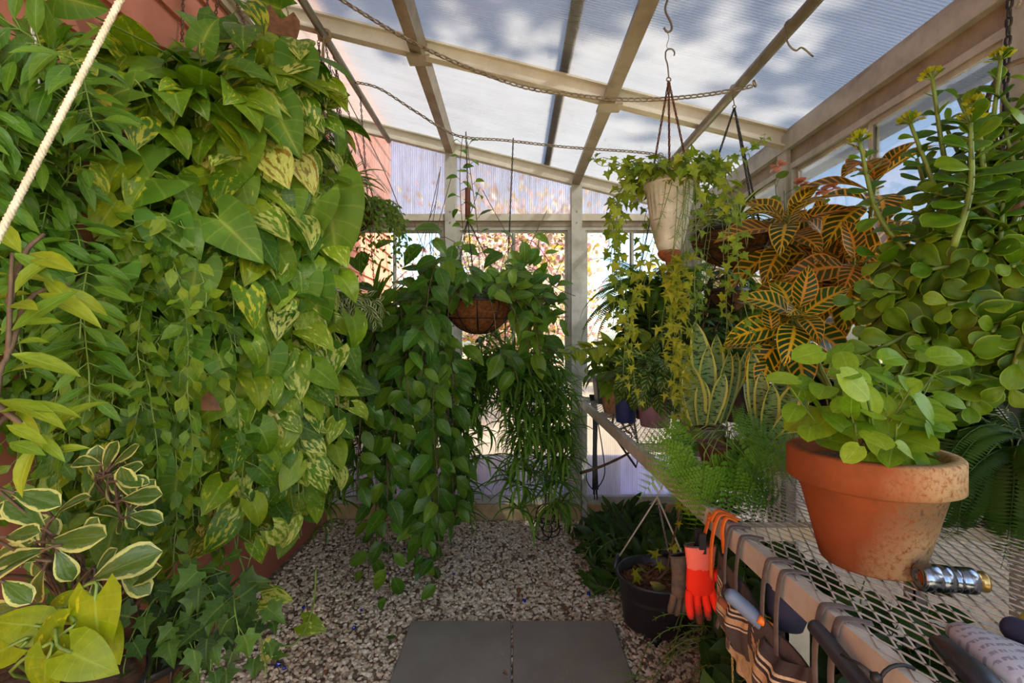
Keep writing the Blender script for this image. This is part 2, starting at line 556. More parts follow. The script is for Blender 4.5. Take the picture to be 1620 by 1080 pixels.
# foliage
M['pothos'] = leafmat('golden pothos leaf', [(57, 96, 15), (85, 128, 20), (114, 146, 24), (138, 162, 31), (92, 134, 21)], 'pothos', (212, 214, 120), dead=.02, amount=.42)
M['pothos_dark'] = leafmat('green pothos leaf', [(48, 88, 17), (77, 116, 18), (105, 138, 21), (132, 150, 25)], 'pothos', (187, 186, 47), dead=.015, amount=.25)
M['syng'] = leafmat('arrowhead leaf', [(68, 110, 27), (92, 134, 37), (77, 122, 31), (114, 146, 43)], 'syng', (165, 184, 80), rough=.5, vein=.5)
M['lance'] = leafmat('narrow leaf', [(63, 104, 28), (85, 128, 33), (107, 146, 40), (79, 118, 40)], None, (165, 190, 72), rough=.38, vein=.35)
M['lance_light'] = leafmat('pale narrow leaf', [(129, 158, 38), (160, 172, 41), (114, 150, 43)], None, (180, 205, 110), rough=.4, vein=.3)
M['peper'] = leafmat('variegated leaf', [(70, 98, 34), (85, 112, 40), (105, 122, 47)], 'margin', (206, 206, 120), rough=.3, vein=.12, trans=.25)
M['chart'] = leafmat('yellow green heart leaf', [(136, 156, 12), (156, 166, 18), (123, 146, 15)], 'pothos', (209, 196, 28), rough=.38, amount=.15, trans=.42)
M['ivy'] = leafmat('dark ivy leaf', [(48, 78, 34), (63, 96, 38), (85, 118, 44), (39, 62, 33)], None, (154, 170, 79), rough=.45)
M['ivy_light'] = leafmat('light ivy leaf', [(92, 128, 28), (129, 154, 37), (160, 172, 43), (107, 140, 34)], None, (198, 196, 64), rough=.45)
M['star'] = leafmat('small yellow ivy leaf', [(151, 158, 31), (173, 172, 41), (134, 148, 31)], None, (190, 200, 90), rough=.5)
M['filler'] = leafmat('small green leaf', [(61, 96, 21), (83, 118, 24), (105, 138, 28), (129, 148, 34)], None, (165, 180, 50), rough=.45)
M['hoya'] = leafmat('waxy vine leaf', [(52, 96, 28), (70, 114, 31), (90, 130, 36), (116, 146, 37), (61, 100, 38)], None, (143, 170, 64), rough=.36, vein=.4)
M['spider'] = leafmat('spider plant blade', [(84, 128, 40), (104, 146, 48), (126, 164, 60), (92, 134, 44)], None, (150, 180, 90), rough=.45, vein=.2)
M['spider_var'] = leafmat('striped spider plant blade', [(63, 92, 31), (79, 108, 37)], 'spideredge', (206, 212, 160), rough=.45, vein=0)
M['fern'] = leafmat('fern leaflet', [(59, 98, 24), (81, 120, 28), (101, 138, 33)], None, (132, 160, 50), rough=.5, vein=.1)
M['fern_light'] = leafmat('lacy fern leaflet', [(92, 144, 36), (112, 162, 46), (130, 174, 56)], None, (150, 180, 80), rough=.5, vein=.1, trans=.42)
M['fern_dark'] = leafmat('dark fern leaflet', [(44, 74, 21), (59, 92, 24), (74, 106, 28)], None, (110, 140, 43), rough=.5, vein=.1)
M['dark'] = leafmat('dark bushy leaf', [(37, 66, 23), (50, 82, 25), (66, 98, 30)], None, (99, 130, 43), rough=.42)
M['snake'] = leafmat('snake plant blade', [(57, 82, 30), (68, 92, 34)], 'snake', (206, 204, 96), rough=.4, vein=0, trans=.12)
M['pilea'] = leafmat('silver patched leaf', [(57, 100, 31), (77, 118, 34)], 'pilea', (186, 204, 150), rough=.4, vein=.15)
M['croton'] = leafmat('orange croton leaf', [(58, 70, 24), (74, 80, 24), (96, 84, 24), (66, 78, 26), (134, 84, 28), (84, 88, 26)], 'croton', (206, 176, 48), (188, 116, 52), rough=.4, vein=0, trans=.3)
M['croton_green'] = leafmat('green croton leaf', [(41, 78, 20), (59, 96, 21), (50, 86, 24)], 'croton', (233, 196, 38), (206, 170, 50), rough=.36, vein=0, trans=.25)
M['jade'] = leafmat('fleshy round leaf', [(68, 110, 16), (86, 130, 20), (108, 146, 24), (130, 160, 34)], 'rim', (156, 184, 50), rough=.42, vein=0, trans=.30)
M['bush'] = leafmat('bright seedling leaf', [(107, 152, 28), (136, 172, 36), (160, 186, 44), (121, 160, 31)], None, (170, 205, 100), rough=.42, vein=.3, trans=.42)
M['begonia'] = leafmat('begonia leaf', [(99, 128, 50), (121, 146, 60)], None, (176, 180, 86), rough=.5)
M['petal'] = leafmat('pink petal', [(214, 140, 140), (226, 164, 158), (206, 122, 128)], None, (236, 190, 180), vein=0)
M['bud'] = leafmat('flower bud', [(165, 170, 36), (187, 184, 47)], None, (200, 205, 90), vein=0)
M['zz'] = leafmat('row leaf', [(132, 152, 31), (156, 168, 37), (105, 136, 31)], None, (198, 195, 57), vein=.2)
M['blossom'] = leafmat('outdoor blossom', [(196, 120, 160), (226, 184, 200), (236, 222, 214), (150, 128, 78), (193, 160, 69), (214, 148, 180), (120, 96, 90), (240, 232, 226)], None, vein=0, trans=.5)
M['oak'] = leafmat('outdoor tree leaf', [(57, 70, 24), (72, 84, 28), (92, 96, 34)], None, vein=0, trans=.2)
M['stem'] = plain('green stem', (112, 138, 52), .5, c2=(84, 108, 40), nscale=30)
M['stem_brown'] = plain('woody stem', (104, 84, 62), .7, c2=(76, 58, 44), nscale=60)
M['bark'] = plain('bark', (112, 100, 90), .9, c2=(78, 66, 58), nscale=20, bump=.4)
M['dead'] = plain('dry leaf', (124, 84, 52), .7, c2=(92, 58, 38), nscale=50)
M['dead_orange'] = plain('withered orange leaf', (176, 106, 44), .6, c2=(150, 90, 50), nscale=40)


def m_alu(name='aluminium bar', c=(186, 188, 182), c2=(150, 150, 142)):
    T = NT(name); g = T.geo()
    a = T.noise(g, 9, 5, .65)
    return T.done(T.pbr(T.mix(T.step(a, .42, .72), lin(c), lin(c2)), .48, .15, .4))
M['alu'] = m_alu()
M['alu_dark'] = m_alu('weathered bar', (150, 140, 122), (112, 100, 84))
M['galv'] = m_alu('bench rail metal', (198, 198, 190), (164, 158, 142))
M['white'] = plain('white painted trim', (214, 212, 202), .5, c2=(190, 186, 172), nscale=6)
M['pipe'] = plain('dull steel pipe', (128, 124, 110), .45, .4, c2=(104, 100, 88), nscale=12)
M['wire'] = plain('dark wire', (44, 42, 40), .45, .5)
M['wire_grey'] = plain('steel wire hook', (120, 112, 98), .4, .7)
M['chain'] = plain('steel chain', (148, 140, 124), .4, .75, c2=(112, 98, 80), nscale=60)
M['chain_bright'] = plain('zinc chain', (196, 194, 182), .3, .8)
M['chain_rust'] = plain('rusty chain', (104, 66, 44), .7, .3, c2=(70, 48, 40), nscale=70)
M['chain_black'] = plain('black chain', (36, 34, 34), .5, .3)
M['brass'] = plain('brass chain', (196, 172, 110), .35, .8)
M['coir'] = None
def m_coir(name, c, c2, c3):
    T = NT(name); o = T.obj()
    a = T.noise(o, 60, 6, .7)
    st = T.n('Mapping', {0: o, 3: (25., 25., 190.)}).outputs[0]
    b = T.noise(st, 1.6, 5, .7)
    col = T.mix(T.step(a, .38, .62), lin(c), lin(c2)); col = T.mix(T.math('MULTIPLY', T.step(b, .55, .7), .7), col, lin(c3))
    return T.done(T.pbr(col, .9, 0, .1, bump=T.math('ADD', a, b), bstr=.9, bdist=.008))
M['coir'] = m_coir('coir liner', (142, 92, 56), (98, 60, 36), (176, 126, 84))
M['coir_dark'] = m_coir('weathered coir liner', (104, 74, 48), (66, 46, 32), (142, 108, 76))
M['soil'] = plain('potting soil', (62, 44, 32), .95, c2=(110, 84, 62), nscale=120, bump=.8)
M['mulch'] = plain('dry bark mulch', (150, 104, 62), .9, c2=(88, 58, 36), nscale=45, bump=.8)


def m_terracotta():
    T = NT('weathered terracotta'); o = T.obj()
    a = T.noise(o, 9, 6, .65); b = T.noise(o, 120, 8, .8); c = T.noise(o, 4.5, 4, .6)
    col = T.mix(T.step(a, .35, .7), lin((152, 84, 45)), lin((118, 66, 37)))
    sx = T.n('SeparateXYZ', {0: o})
    # limescale bloom on the side that faces the aisle's near end, and a sooty belt under the rim
    side = T.math('ADD', T.math('MULTIPLY', sx.outputs[0], 5.), T.math('MULTIPLY', sx.outputs[1], -2.6))
    lime = T.math('MULTIPLY', T.step(T.math('ADD', side, T.math('MULTIPLY', c, 1.3)),   .50, 1.0), T.step(b, .36, .52))
    col = T.mix(T.math('MULTIPLY', lime, .85), col, lin((196, 168, 122)))
    spk = T.math('MULTIPLY', T.step(T.noise(o, 70, 7, .8), .50, .60), T.step(T.math('ADD', side, c), .75, 1.3))
    col = T.mix(T.math('MULTIPLY', spk, .7), col, lin((104, 84, 62)))
    belt = T.math('MULTIPLY', T.step(sx.outputs[2], .06, .10), T.step(sx.outputs[2], .135, .118))
    soot = T.math('MULTIPLY', belt, T.math('MULTIPLY', T.step(T.math('ADD', side, a), .3, .8), T.step(b, .36, .6)))
    col = T.mix(T.math('MULTIPLY', soot, .9), col, lin((70, 56, 44)))
    return T.done(T.pbr(col, .85, 0, .2, bump=b, bstr=.25, bdist=.003))
M['terra'] = m_terracotta()
M['terra_brown'] = plain('brown clay', (118, 74, 52), .85, c2=(90, 56, 42), nscale=25, bump=.2)
M['plastic_black'] = plain('black plastic', (38, 40, 42), .45, c2=(52, 54, 56), nscale=8)
M['plastic_grey'] = plain('grey plastic pot', (120, 112, 106), .5)
M['mauve'] = plain('mauve glazed pot', (158, 130, 146), .4, c2=(140, 112, 128), nscale=9)
M['blue_glaze'] = plain('blue glazed pot', (44, 58, 108), .3)
M['green_plastic'] = plain('green plastic pot', (92, 176, 66), .4)
M['tufa'] = plain('rough planter stone', (176, 146, 112), .95, c2=(122, 96, 70), nscale=28, bump=.9)
M['whitepot'] = plain('chalky white metal', (206, 208, 196), .6, c2=(158, 162, 148), nscale=16, bump=.1)
M['rustbowl'] = plain('rusted metal', (168, 98, 56), .85, c2=(112, 62, 40), nscale=40, bump=.4)
M['rope'] = plain('white cord', (222, 214, 196), .8, c2=(198, 186, 164), nscale=40)
M['twine'] = plain('tan twine', (150, 130, 100), .9)
M['brown_tube'] = plain('brown enamel tube', (112, 64, 52), .5)
M['chrome'] = plain('chrome', (136, 146, 162), .2, 1.0)
M['brassy'] = plain('brass fitting', (186, 158, 96), .3, .9)
M['rubber'] = plain('black rubber', (26, 26, 28), .6)
M['bluegrey'] = plain('blue grey tool handle', (104, 126, 152), .5)
M['tool_black'] = plain('black tool handle', (34, 36, 42), .4)
M['orange_plastic'] = plain('orange plastic', (236, 130, 34), .45)
M['orange_strap'] = plain('orange webbing', (226, 116, 34), .75, c2=(206, 100, 26), nscale=60)
M['navy'] = plain('navy cloth', (40, 46, 74), .8)
M['strap'] = plain('dark grey tape', (86, 80, 78), .85, c2=(104, 98, 94), nscale=80)
M['glassblue'] = plain('blue glass', (24, 44, 150), .15)
M['olive'] = plain('olive leather', (150, 140, 70), .6)


def m_glove():
    T = NT('orange glove knit'); o = T.obj(); z = T.n('SeparateXYZ', {0: o}).outputs[2]
    a = T.noise(o, 90, 3)
    col = T.mix(T.step(T.math('ADD', z, T.math('MULTIPLY', a, .012)), -.040, -.038), lin((228, 46, 24)), lin((228, 112, 92)))
    dirt = T.step(T.math('ADD', z, T.math('MULTIPLY', T.noise(o, 40, 4), .05)), -.098, -.112)
    col = T.mix(T.math('MULTIPLY', dirt, .95), col, lin((70, 46, 36)))
    return T.done(T.pbr(col, .8, 0, .2, bump=a, bstr=.2, bdist=.001))
M['glove'] = m_glove()
M['glove_black'] = plain('black work glove', (58, 52, 46), .85, c2=(96, 78, 60), nscale=40)


def m_apron():
    T = NT('striped canvas'); uv = T.n('UVMap').outputs[0]
    v = T.n('SeparateXYZ', {0: uv}).outputs[1]
    col = T.ramp(v, [(0, lin((72, 66, 66))), (.10, lin((206, 192, 160))), (.125, lin((60, 54, 56))), (.15, lin((214, 200, 170))), (.17, lin((66, 60, 60))),
                     (.20, lin((190, 160, 122))), (.27, lin((66, 60, 62))), (.29, lin((206, 192, 164))), (.31, lin((82, 76, 74))), (.62, lin((92, 84, 82))), (.63, lin((176, 158, 126))), (.8, lin((190, 172, 138)))], 'CONSTANT')
    w = T.noise(T.obj(), 220, 3)
    col = T.mix(T.math('MULTIPLY', T.step(w, .4, .7), .25), col, (.02, .02, .02, 1))
    return T.done(T.pbr(col, .9, 0, .1, bump=w, bstr=.3, bdist=.001))
M['apron'] = m_apron()


def m_gravel():
    T = NT('white gravel'); r = T.attr(); o = T.obj()
    col = T.ramp(r, [(0, lin((168, 150, 124))), (.25, lin((206, 188, 160))), (.55, lin((220, 205, 178))), (.8, lin((232, 221, 200))), (.93, lin((140, 116, 94))), (1, lin((104, 90, 78)))])
    a = T.noise(o, 70, 4)
    col = T.mix(T.math('MULTIPLY', T.step(a, .5, .75), .35), col, lin((140, 116, 90)))
    return T.done(T.pbr(col, .9, 0, .2))
M['gravel'] = m_gravel()
M['dirt'] = plain('packed dirt', (172, 152, 124), .95, c2=(84, 66, 50), nscale=30, bump=.5)
def m_slab():
    T = NT('concrete paver'); o = T.geo()
    a = T.noise(o, 5, 5, .6); b = T.noise(o, 180, 3, .7); c = T.noise(o, 9, 6, .75)
    col = T.mix(T.step(a, .3, .7), lin((150, 146, 134)), lin((132, 128, 118)))
    col = T.mix(T.math('MULTIPLY', T.step(b, .45, .7), .3), col, lin((108, 103, 95)))
    col = T.mix(T.math('MULTIPLY', T.step(c, .64, .72), .35), col, lin((178, 172, 160)))
    return T.done(T.pbr(col, .85, 0, .2, bump=b, bstr=.3, bdist=.002))
M['slab'] = m_slab()
M['siding'] = plain('salmon painted siding', (170, 104, 82), .6, c2=(152, 92, 72), nscale=5)
M['timber'] = plain('pale treated timber', (190, 164, 122), .8, c2=(160, 134, 96), nscale=14)
M['ground'] = plain('dry lawn', (206, 190, 150), .95, c2=(176, 160, 118), nscale=3)
M['fence'] = plain('outdoor mauve wall', (176, 156, 160), .9)


def m_poly(name, axis, freq, tint, clear, diff, spots, haze=.25, rough=.22, clear_tint=None):
    """fluted polycarbonate: part clear, part scattering, ribbed along one axis, with dirt and mildew spots"""
    T = NT(name); g = T.geo(); sp = T.n('SeparateXYZ', {0: g})
    w = T.math('SINE', T.math('MULTIPLY', sp.outputs[axis], freq))
    rib = T.step(w, .2, .9)
    a = T.noise(g, 2.2, 5, .6); sc = T.n('Mapping', {0: g, 3: (3., 60., 3.) if axis == 1 else (60., 3., 3.)}).outputs[0]
    b = T.noise(sc, 1., 4, .7)
    dirt = T.math('ADD', T.math('MULTIPLY', T.step(a, .35, .75), .5), T.math('MULTIPLY', T.step(b, .4, .75), .5))
    vo = T.n('TexVoronoi', {'Vector': g, 'Scale': 7.5}).outputs['Distance']
    sz = T.noise(g, 3.1, 2)
    spot = T.math('MULTIPLY', T.step(T.math('ADD', vo, T.math('MULTIPLY', T.noise(g, 40, 3), .12)), .19, .11), T.step(sz, .46, .56))
    col = T.mix(dirt, tint, T.mix(1., tint, (.66, .62, .56, 1), 'MULTIPLY'))
    col = T.mix(T.math('MULTIPLY', rib, .3), col, T.mix(1., col, (.6, .6, .6, 1), 'MULTIPLY'))
    col = T.mix(T.math('MULTIPLY', spot, spots), col, (.16, .14, .10, 1))
    trl = T.n('BsdfTranslucent', {'Color': col})
    dif = T.n('BsdfDiffuse', {'Color': col})
    scat = T.n('MixShader', {0: diff, 1: trl, 2: dif})
    tp = T.n('BsdfTransparent', {'Color': clear_tint or T.mix(.5, col, tint)})
    rf = T.n('BsdfRefraction', {'Color': clear_tint or col, 'Roughness': rough, 'IOR': 1.02})
    seen = T.n('MixShader', {0: haze, 1: tp, 2: rf})
    cl = T.math('MULTIPLY', T.math('SUBTRACT', 1., T.math('MULTIPLY', rib, .3)), clear)
    body = T.n('MixShader', {0: cl, 1: scat, 2: seen})
    gl = T.n('BsdfGlossy', {'Roughness': .25})
    return T.done(T.n('MixShader', {0: .03, 1: body, 2: gl}))
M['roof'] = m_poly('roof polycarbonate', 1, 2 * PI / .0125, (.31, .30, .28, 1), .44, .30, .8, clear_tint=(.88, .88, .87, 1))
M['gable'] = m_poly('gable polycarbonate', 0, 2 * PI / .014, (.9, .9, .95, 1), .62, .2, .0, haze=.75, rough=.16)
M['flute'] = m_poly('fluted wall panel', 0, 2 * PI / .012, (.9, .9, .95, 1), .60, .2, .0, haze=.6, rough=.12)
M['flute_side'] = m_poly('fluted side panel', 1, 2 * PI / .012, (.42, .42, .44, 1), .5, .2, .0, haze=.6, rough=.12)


def m_glass():
    T = NT('window glass')
    fr = T.n('Fresnel', {'IOR': 1.45})
    return T.done(T.n('MixShader', {0: T.math('MULTIPLY', fr.outputs[0], .8), 1: T.n('BsdfTransparent', {'Color': (.94, .96, .96, 1)}), 2: T.n('BsdfGlossy', {'Roughness': .02})}))
M['glass'] = m_glass()
def m_news():
    T = NT('printed paper'); uv = T.n('UVMap').outputs[0]
    sp = T.n('SeparateXYZ', {0: uv})
    ln = T.step(T.math('SINE', T.math('MULTIPLY', sp.outputs[1], 150.)), .1, .4)
    wd = T.step(T.noise(T.n('Mapping', {0: uv, 3: (60., 24., 1.)}).outputs[0], 1., 2), .45, .5)
    f = T.math('MULTIPLY', T.math('MULTIPLY', ln, wd), .6)
    return T.done(T.pbr(T.mix(f, lin((172, 174, 184)), lin((88, 88, 104))), .8, 0, .2))
M['news'] = m_news()
M['green_cloth'] = plain('grey green cloth', (104, 108, 88), .9)
M['shade_blue'] = plain('painted ground shade blue', (84, 90, 140), .7, c2=(72, 78, 124), nscale=6)  # blue of the shaded ground outside, painted on an added board
# ---------------------------------------------------------------- the lean-to greenhouse
YB, XR, XL, YF = 3.16, 1.18, -1.20, -1.0
EAVE, SL = 1.975, .25
roofz = lambda x: EAVE + SL * (XR - x)            # underside of the rafters
_tn = [0]


def trim(g, mat, smooth=False):
    _tn[0] += 1
    return g.build('trim_%d' % _tn[0], mat, None, smooth, 'structure')


# ground outside and the earth floor inside
g = Geo(); g.add([(-30, -12, -.03), (40, -12, -.03), (40, 60, -.03), (-30, 60, -.03)], [(0, 1, 2, 3)]); g.build('ground', M['ground'], None, False, 'structure')
g = Geo(); box(g, (XL, YF, -.028), (XR, YB + .04, 0)); g.build('floor', M['dirt'], None, False, 'structure')

g = Geo(); box(g, (XL - .02, YB + .32, -.03), (2.6, YB + .40, .315)); g.build('wall_painted_shade', M['shade_blue'], None, False, 'structure')  # added low board, coloured blue for the building's shadow on the ground
# house wall with clapboards, running on beyond the greenhouse
g = Geo()
z = -.02; ex = .155
while z < 3.1:
    v = []
    for y in (-1.6, 4.75):
        v += [(XL - .02, y, z), (XL + .014, y, z), (XL, y, z + ex), (XL - .02, y, z + ex)]
    g.add(v, [(0, 1, 5, 4), (1, 2, 6, 5), (2, 3, 7, 6), (0, 3, 2, 1), (4, 5, 6, 7)])
    z += ex
box(g, (XL - .25, -1.6, -.02), (XL - .02, 4.75, 3.1))
g.build('wall_left', M['siding'], None, False, 'structure')
# ledger and the white flashing where the roof meets the house
g = Geo(); box(g, (XL + .012, YF, roofz(XL) - .005), (XL + .05, YB, roofz(XL) + .085)); trim(g, M['white'])
g = Geo(); box(g, (XL + .012, YF, roofz(XL) - .05), (XL + .03, YB, roofz(XL) - .006)); trim(g, M['alu_dark'])

# roof panels (overhanging the eave), with lapped joints seen from below
g = Geo()
x0, x1 = XL + .05, XR + .34
v = []
for y in (YF, YB + .22):
    for x in (x0, x1):
        v += [(x, y, roofz(x) + .086), (x, y, roofz(x) + .096)]
g.add(v, [(0, 2, 6, 4), (1, 5, 7, 3), (0, 4, 5, 1), (2, 3, 7, 6), (0, 1, 3, 2), (4, 6, 7, 5)])
g.build('ceiling', M['roof'], None, False, 'structure')
g = Geo(); beam(g, (.215, YF, roofz(.215) + .112), (.235, YB + .1, roofz(.235) + .112), .045, .022, (SL, 0, 1)); trim(g, M['alu_dark'])

# rafters: web plus a turned flange
for y in (.02, 1.06, 2.09, YB + .01):
    g = Geo()
    a = (XL + .05, y, roofz(XL + .05) + .042); b = (XR, y, roofz(XR) + .042)
    beam(g, a, b, .008, .084, (SL, 0, 1))
    a = (XL + .05, y - .018, roofz(XL + .05) + .004); b = (XR, y - .018, roofz(XR) + .004)
    beam(g, a, b, .036, .008, (SL, 0, 1))
    a = (XL + .05, y - .012, roofz(XL + .05) + .080); b = (XR, y - .012, roofz(XR) + .080)
    beam(g, a, b, .024, .008, (SL, 0, 1))
    trim(g, M['white'])
# purlins running away from the eye
for x in (-.40, .42):
    g = Geo(); beam(g, (x, YF, roofz(x) + .034), (x, YB, roofz(x) + .034), .052, .066, (SL, 0, 1))
    box(g, (x - .05, 2.05, roofz(x) - .008), (x + .05, 2.13, roofz(x) + .0))
    trim(g, M['alu_dark'])
# eave beam along the right wall
g = Geo(); box(g, (XR - .02, YF, EAVE - .012), (XR + .03, YB, EAVE + .055)); box(g, (XR - .0, YF, EAVE + .055), (XR + .04, YB, EAVE + .085)); trim(g, M['alu'])
g = Geo(); box(g, (XR + .005, YF, EAVE - .075), (XR + .05, YB, EAVE - .012)); trim(g, M['alu_dark'])

# back wall
RAIL = 1.94
posts = [-1.165, -.40, .42, 1.15]
for x in posts:
    g = Geo(); box(g, (x - .034, YB - .03, .10), (x + .034, YB + .04, roofz(x)))
    for zz in (.16, .9, RAIL - .02, RAIL + .05):
        tube(g, ring((x, YB - .032, zz), .005, 8, (0, 1, 0)), .002, 4, closed=True)
    trim(g, M['alu'])
g = Geo(); box(g, (XL, YB - .02, RAIL - .005), (XR, YB + .035, RAIL + .038)); trim(g, M['white'])
g = Geo(); box(g, (XL, YB - .01, RAIL - .04), (XR, YB + .03, RAIL - .006)); trim(g, M['alu_dark'])
g = Geo(); box(g, (XL, YB - .015, .885), (XR, YB + .035, .925)); trim(g, M['alu'])
g = Geo(); box(g, (XL, YB - .025, .098), (XR, YB + .035, .145)); trim(g, M['alu'])
g = Geo(); box(g, (XL, YB - .05, -.01), (XR, YB + .05, .10)); g.build('baseboard_back', M['timber'], None, False, 'structure')
wb = bpy.data.objects.new('wall_back', None); COL.objects.link(wb); wb['kind'] = 'structure'; ORG['wall_back'] = np.zeros(3)
for i in range(3):
    a, b = posts[i] + .034, posts[i + 1] - .034
    g = Geo()
    g.add([(a, YB + .02, RAIL + .036), (b, YB + .02, RAIL + .036), (b, YB + .02, roofz(b) + .05), (a, YB + .02, roofz(a) + .05),
           (a, YB + .026, RAIL + .036), (b, YB + .026, RAIL + .036), (b, YB + .026, roofz(b) + .05), (a, YB + .026, roofz(a) + .05)],
          [(0, 1, 2, 3), (7, 6, 5, 4), (0, 3, 7, 4), (1, 5, 6, 2), (2, 6, 7, 3), (0, 4, 5, 1)])
    g.build('gable_panel', M['gable'], wb, False)
    g = Geo(); box(g, (a, YB + .012, .142), (b, YB + .018, .888)); g.build('fluted_panel', M['flute'], wb, False)


def window(no, org, ax, w, z0, z1, stile):
    """a two-sash slider; ax = 'x' for the back wall, 'y' for the side wall"""
    e = bpy.data.objects.new('window_%d' % no, None); COL.objects.link(e); e['kind'] = 'structure'; ORG[e.name] = np.zeros(3)
    def bx(g, u0, u1, za, zb, d0, d1):
        if ax == 'x': box(g, (org + u0, YB + d0, za), (org + u1, YB + d1, zb))
        else: box(g, (XR + d0, org + u0, za), (XR + d1, org + u1, zb))
    g = Geo(); f = .024
    bx(g, 0, f, z0, z1, -.005, .03); bx(g, w - f, w, z0, z1, -.005, .03); bx(g, f, w - f, z0, z0 + f, -.005, .03); bx(g, f, w - f, z1 - f, z1, -.005, .03)
    g.build('frame', M['alu'], e, False)
    for k, (a, b, d) in enumerate(((f, stile + .012, .004), (stile - .012, w - f, .014))):
        g = Geo(); t = .016
        bx(g, a, a + t, z0 + f, z1 - f, d, d + .008); bx(g, b - t, b, z0 + f, z1 - f, d, d + .008)
        bx(g, a + t, b - t, z0 + f, z0 + f + t, d, d + .008); bx(g, a + t, b - t, z1 - f - t, z1 - f, d, d + .008)
        s = g.build('sash', M['alu'], e, False)
        g = Geo(); bx(g, a + t, b - t, z0 + f + t, z1 - f - t, d + .003, d + .005); g.build('pane', M['glass'], s, False)


for i in range(3):
    a, b = posts[i] + .034, posts[i + 1] - .034
    window(i + 1, a, 'x', b - a, .925, RAIL - .04, (b - a) * (.5 if i else .52))
# side wall on the right
yp = [-.9, .02, 1.10, 2.09, 3.12]
for y in yp:
    g = Geo(); box(g, (XR - .015, y - .034, .1), (XR + .05, y + .034, EAVE - .012))
    tube(g, ring((XR - .016, y - .012, EAVE - .06), .006, 8, (1, 0, 0)), .0025, 4, closed=True); tube(g, ring((XR - .016, y + .012, EAVE - .05), .006, 8, (1, 0, 0)), .0025, 4, closed=True)
    trim(g, M['alu'])
g = Geo(); box(g, (XR, YF, .99), (XR + .05, YB, 1.04)); box(g, (XR, YF, .1), (XR + .05, YB, .145)); trim(g, M['alu'])
g = Geo(); box(g, (XR - .03, YF, -.01), (XR + .06, YB - .05, .10)); g.build('baseboard_right', M['timber'], None, False, 'structure')
wr = bpy.data.objects.new('wall_right', None); COL.objects.link(wr); wr['kind'] = 'structure'; ORG['wall_right'] = np.zeros(3)
for i in range(4):
    a, b = yp[i] + .034, yp[i + 1] - .034
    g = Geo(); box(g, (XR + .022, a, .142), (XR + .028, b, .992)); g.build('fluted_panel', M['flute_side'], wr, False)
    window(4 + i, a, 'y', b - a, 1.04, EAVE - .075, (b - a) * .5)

# ---------------------------------------------------------------- outdoors
def outdoor_tree(name, label, loc, h, crown_r, crown_c, leafm, n, ls, nb=9, rt=.12, group=None, squash=1., sp=.13):
    t = thing(name, label, 'tree', loc, group)
    loc = np.array(loc, float); cc = loc + crown_c
    gb = Geo(); gl = Geo()
    tube(gb, smooth_path([loc, loc + [U(-.2, .2), U(-.2, .2), h * .25], loc + [U(-.3, .3), U(-.2, .2), h * .5], cc + [0, 0, crown_r * .4]], 12), np.linspace(rt, rt * .25, 12), 8)
    ends = []
    for k in range(nb):
        d = nrm(U(-1, 1, 3) * [1, 1, .75] + [0, 0, .2])
        a = loc + [0, 0, h * U(.18, .5)]
        e = cc + d * crown_r * U(.65, 1.) * [1, 1, squash]
        pth = smooth_path([a, a * .5 + e * .5 + U(-.3, .3, 3) * crown_r * .4, e], 10)
        tube(gb, pth, np.linspace(rt * .45, rt * .08, 10), 6)
        for q in pth[4:]: ends.append(q)
        for _ in range(4):
            b0 = pth[rng.integers(3, 9)]; e2 = b0 + nrm(U(-1, 1, 3)) * crown_r * U(.25, .55)
            p2 = smooth_path([b0, (b0 + e2) / 2 + U(-.1, .1, 3), e2], 6); tube(gb, p2, np.linspace(rt * .15, rt * .05, 6), 4)
            ends += list(p2[2:])
    ends = np.array(ends)
    c = ends[rng.integers(0, len(ends), n)] + rng.normal(0, crown_r * sp, (n, 3))
    tp = [leaf(1, .7, 'ovate', n=3, m=2, fold=.2, bend=.4)]
    put(gl, tp, c, U(-1, 1, (n, 3)), U(-1, 1, (n, 3)) + [0, 0, .5], ls * U(.6, 1.3, n))
    gb.build('trunk', M['bark'], t); gl.build('crown', leafm, t)
    return t
SUN = nrm(np.array([.75, -.52, .78]))
outdoor_tree('blossom_tree', 'pink blossom tree outside, straight behind the middle window', (.35, 7.3, -.03), 3.2, 1.75, V3(0, 0, 2.2), M['blossom'], 13000, .085, nb=16)
outdoor_tree('blossom_tree', 'pink blossom tree outside behind the left window, beside the house wall', (-3.6, 9.6, -.03), 3.8, 1.9, V3(0, 0, 2.6), M['blossom'], 7000, .11, nb=12)
outdoor_tree('blossom_tree', 'pale blossom tree outside, seen through the right end of the back wall', (4.4, 9.8, -.03), 3.2, 1.8, V3(0, 0, 2.1), M['blossom'], 8000, .11, nb=13)
outdoor_tree('blossom_tree', 'pale blossom tree outside the side windows under the blue sky', (6.4, 4.9, -.03), 3.0, 1.6, V3(0, 0, 2.3), M['blossom'], 6000, .09, nb=12)
c = V3(.75, 1.35, 2.1) + SUN * 6.3
outdoor_tree('oak_tree', 'tall tree outside that throws its branch shadows on the roof', (c[0] + .3, c[1] - .2, -.03), c[2], 1.75, V3(-.3, .2, c[2] + .03), M['oak'], 7500, .15, nb=15, squash=.8, sp=.075)
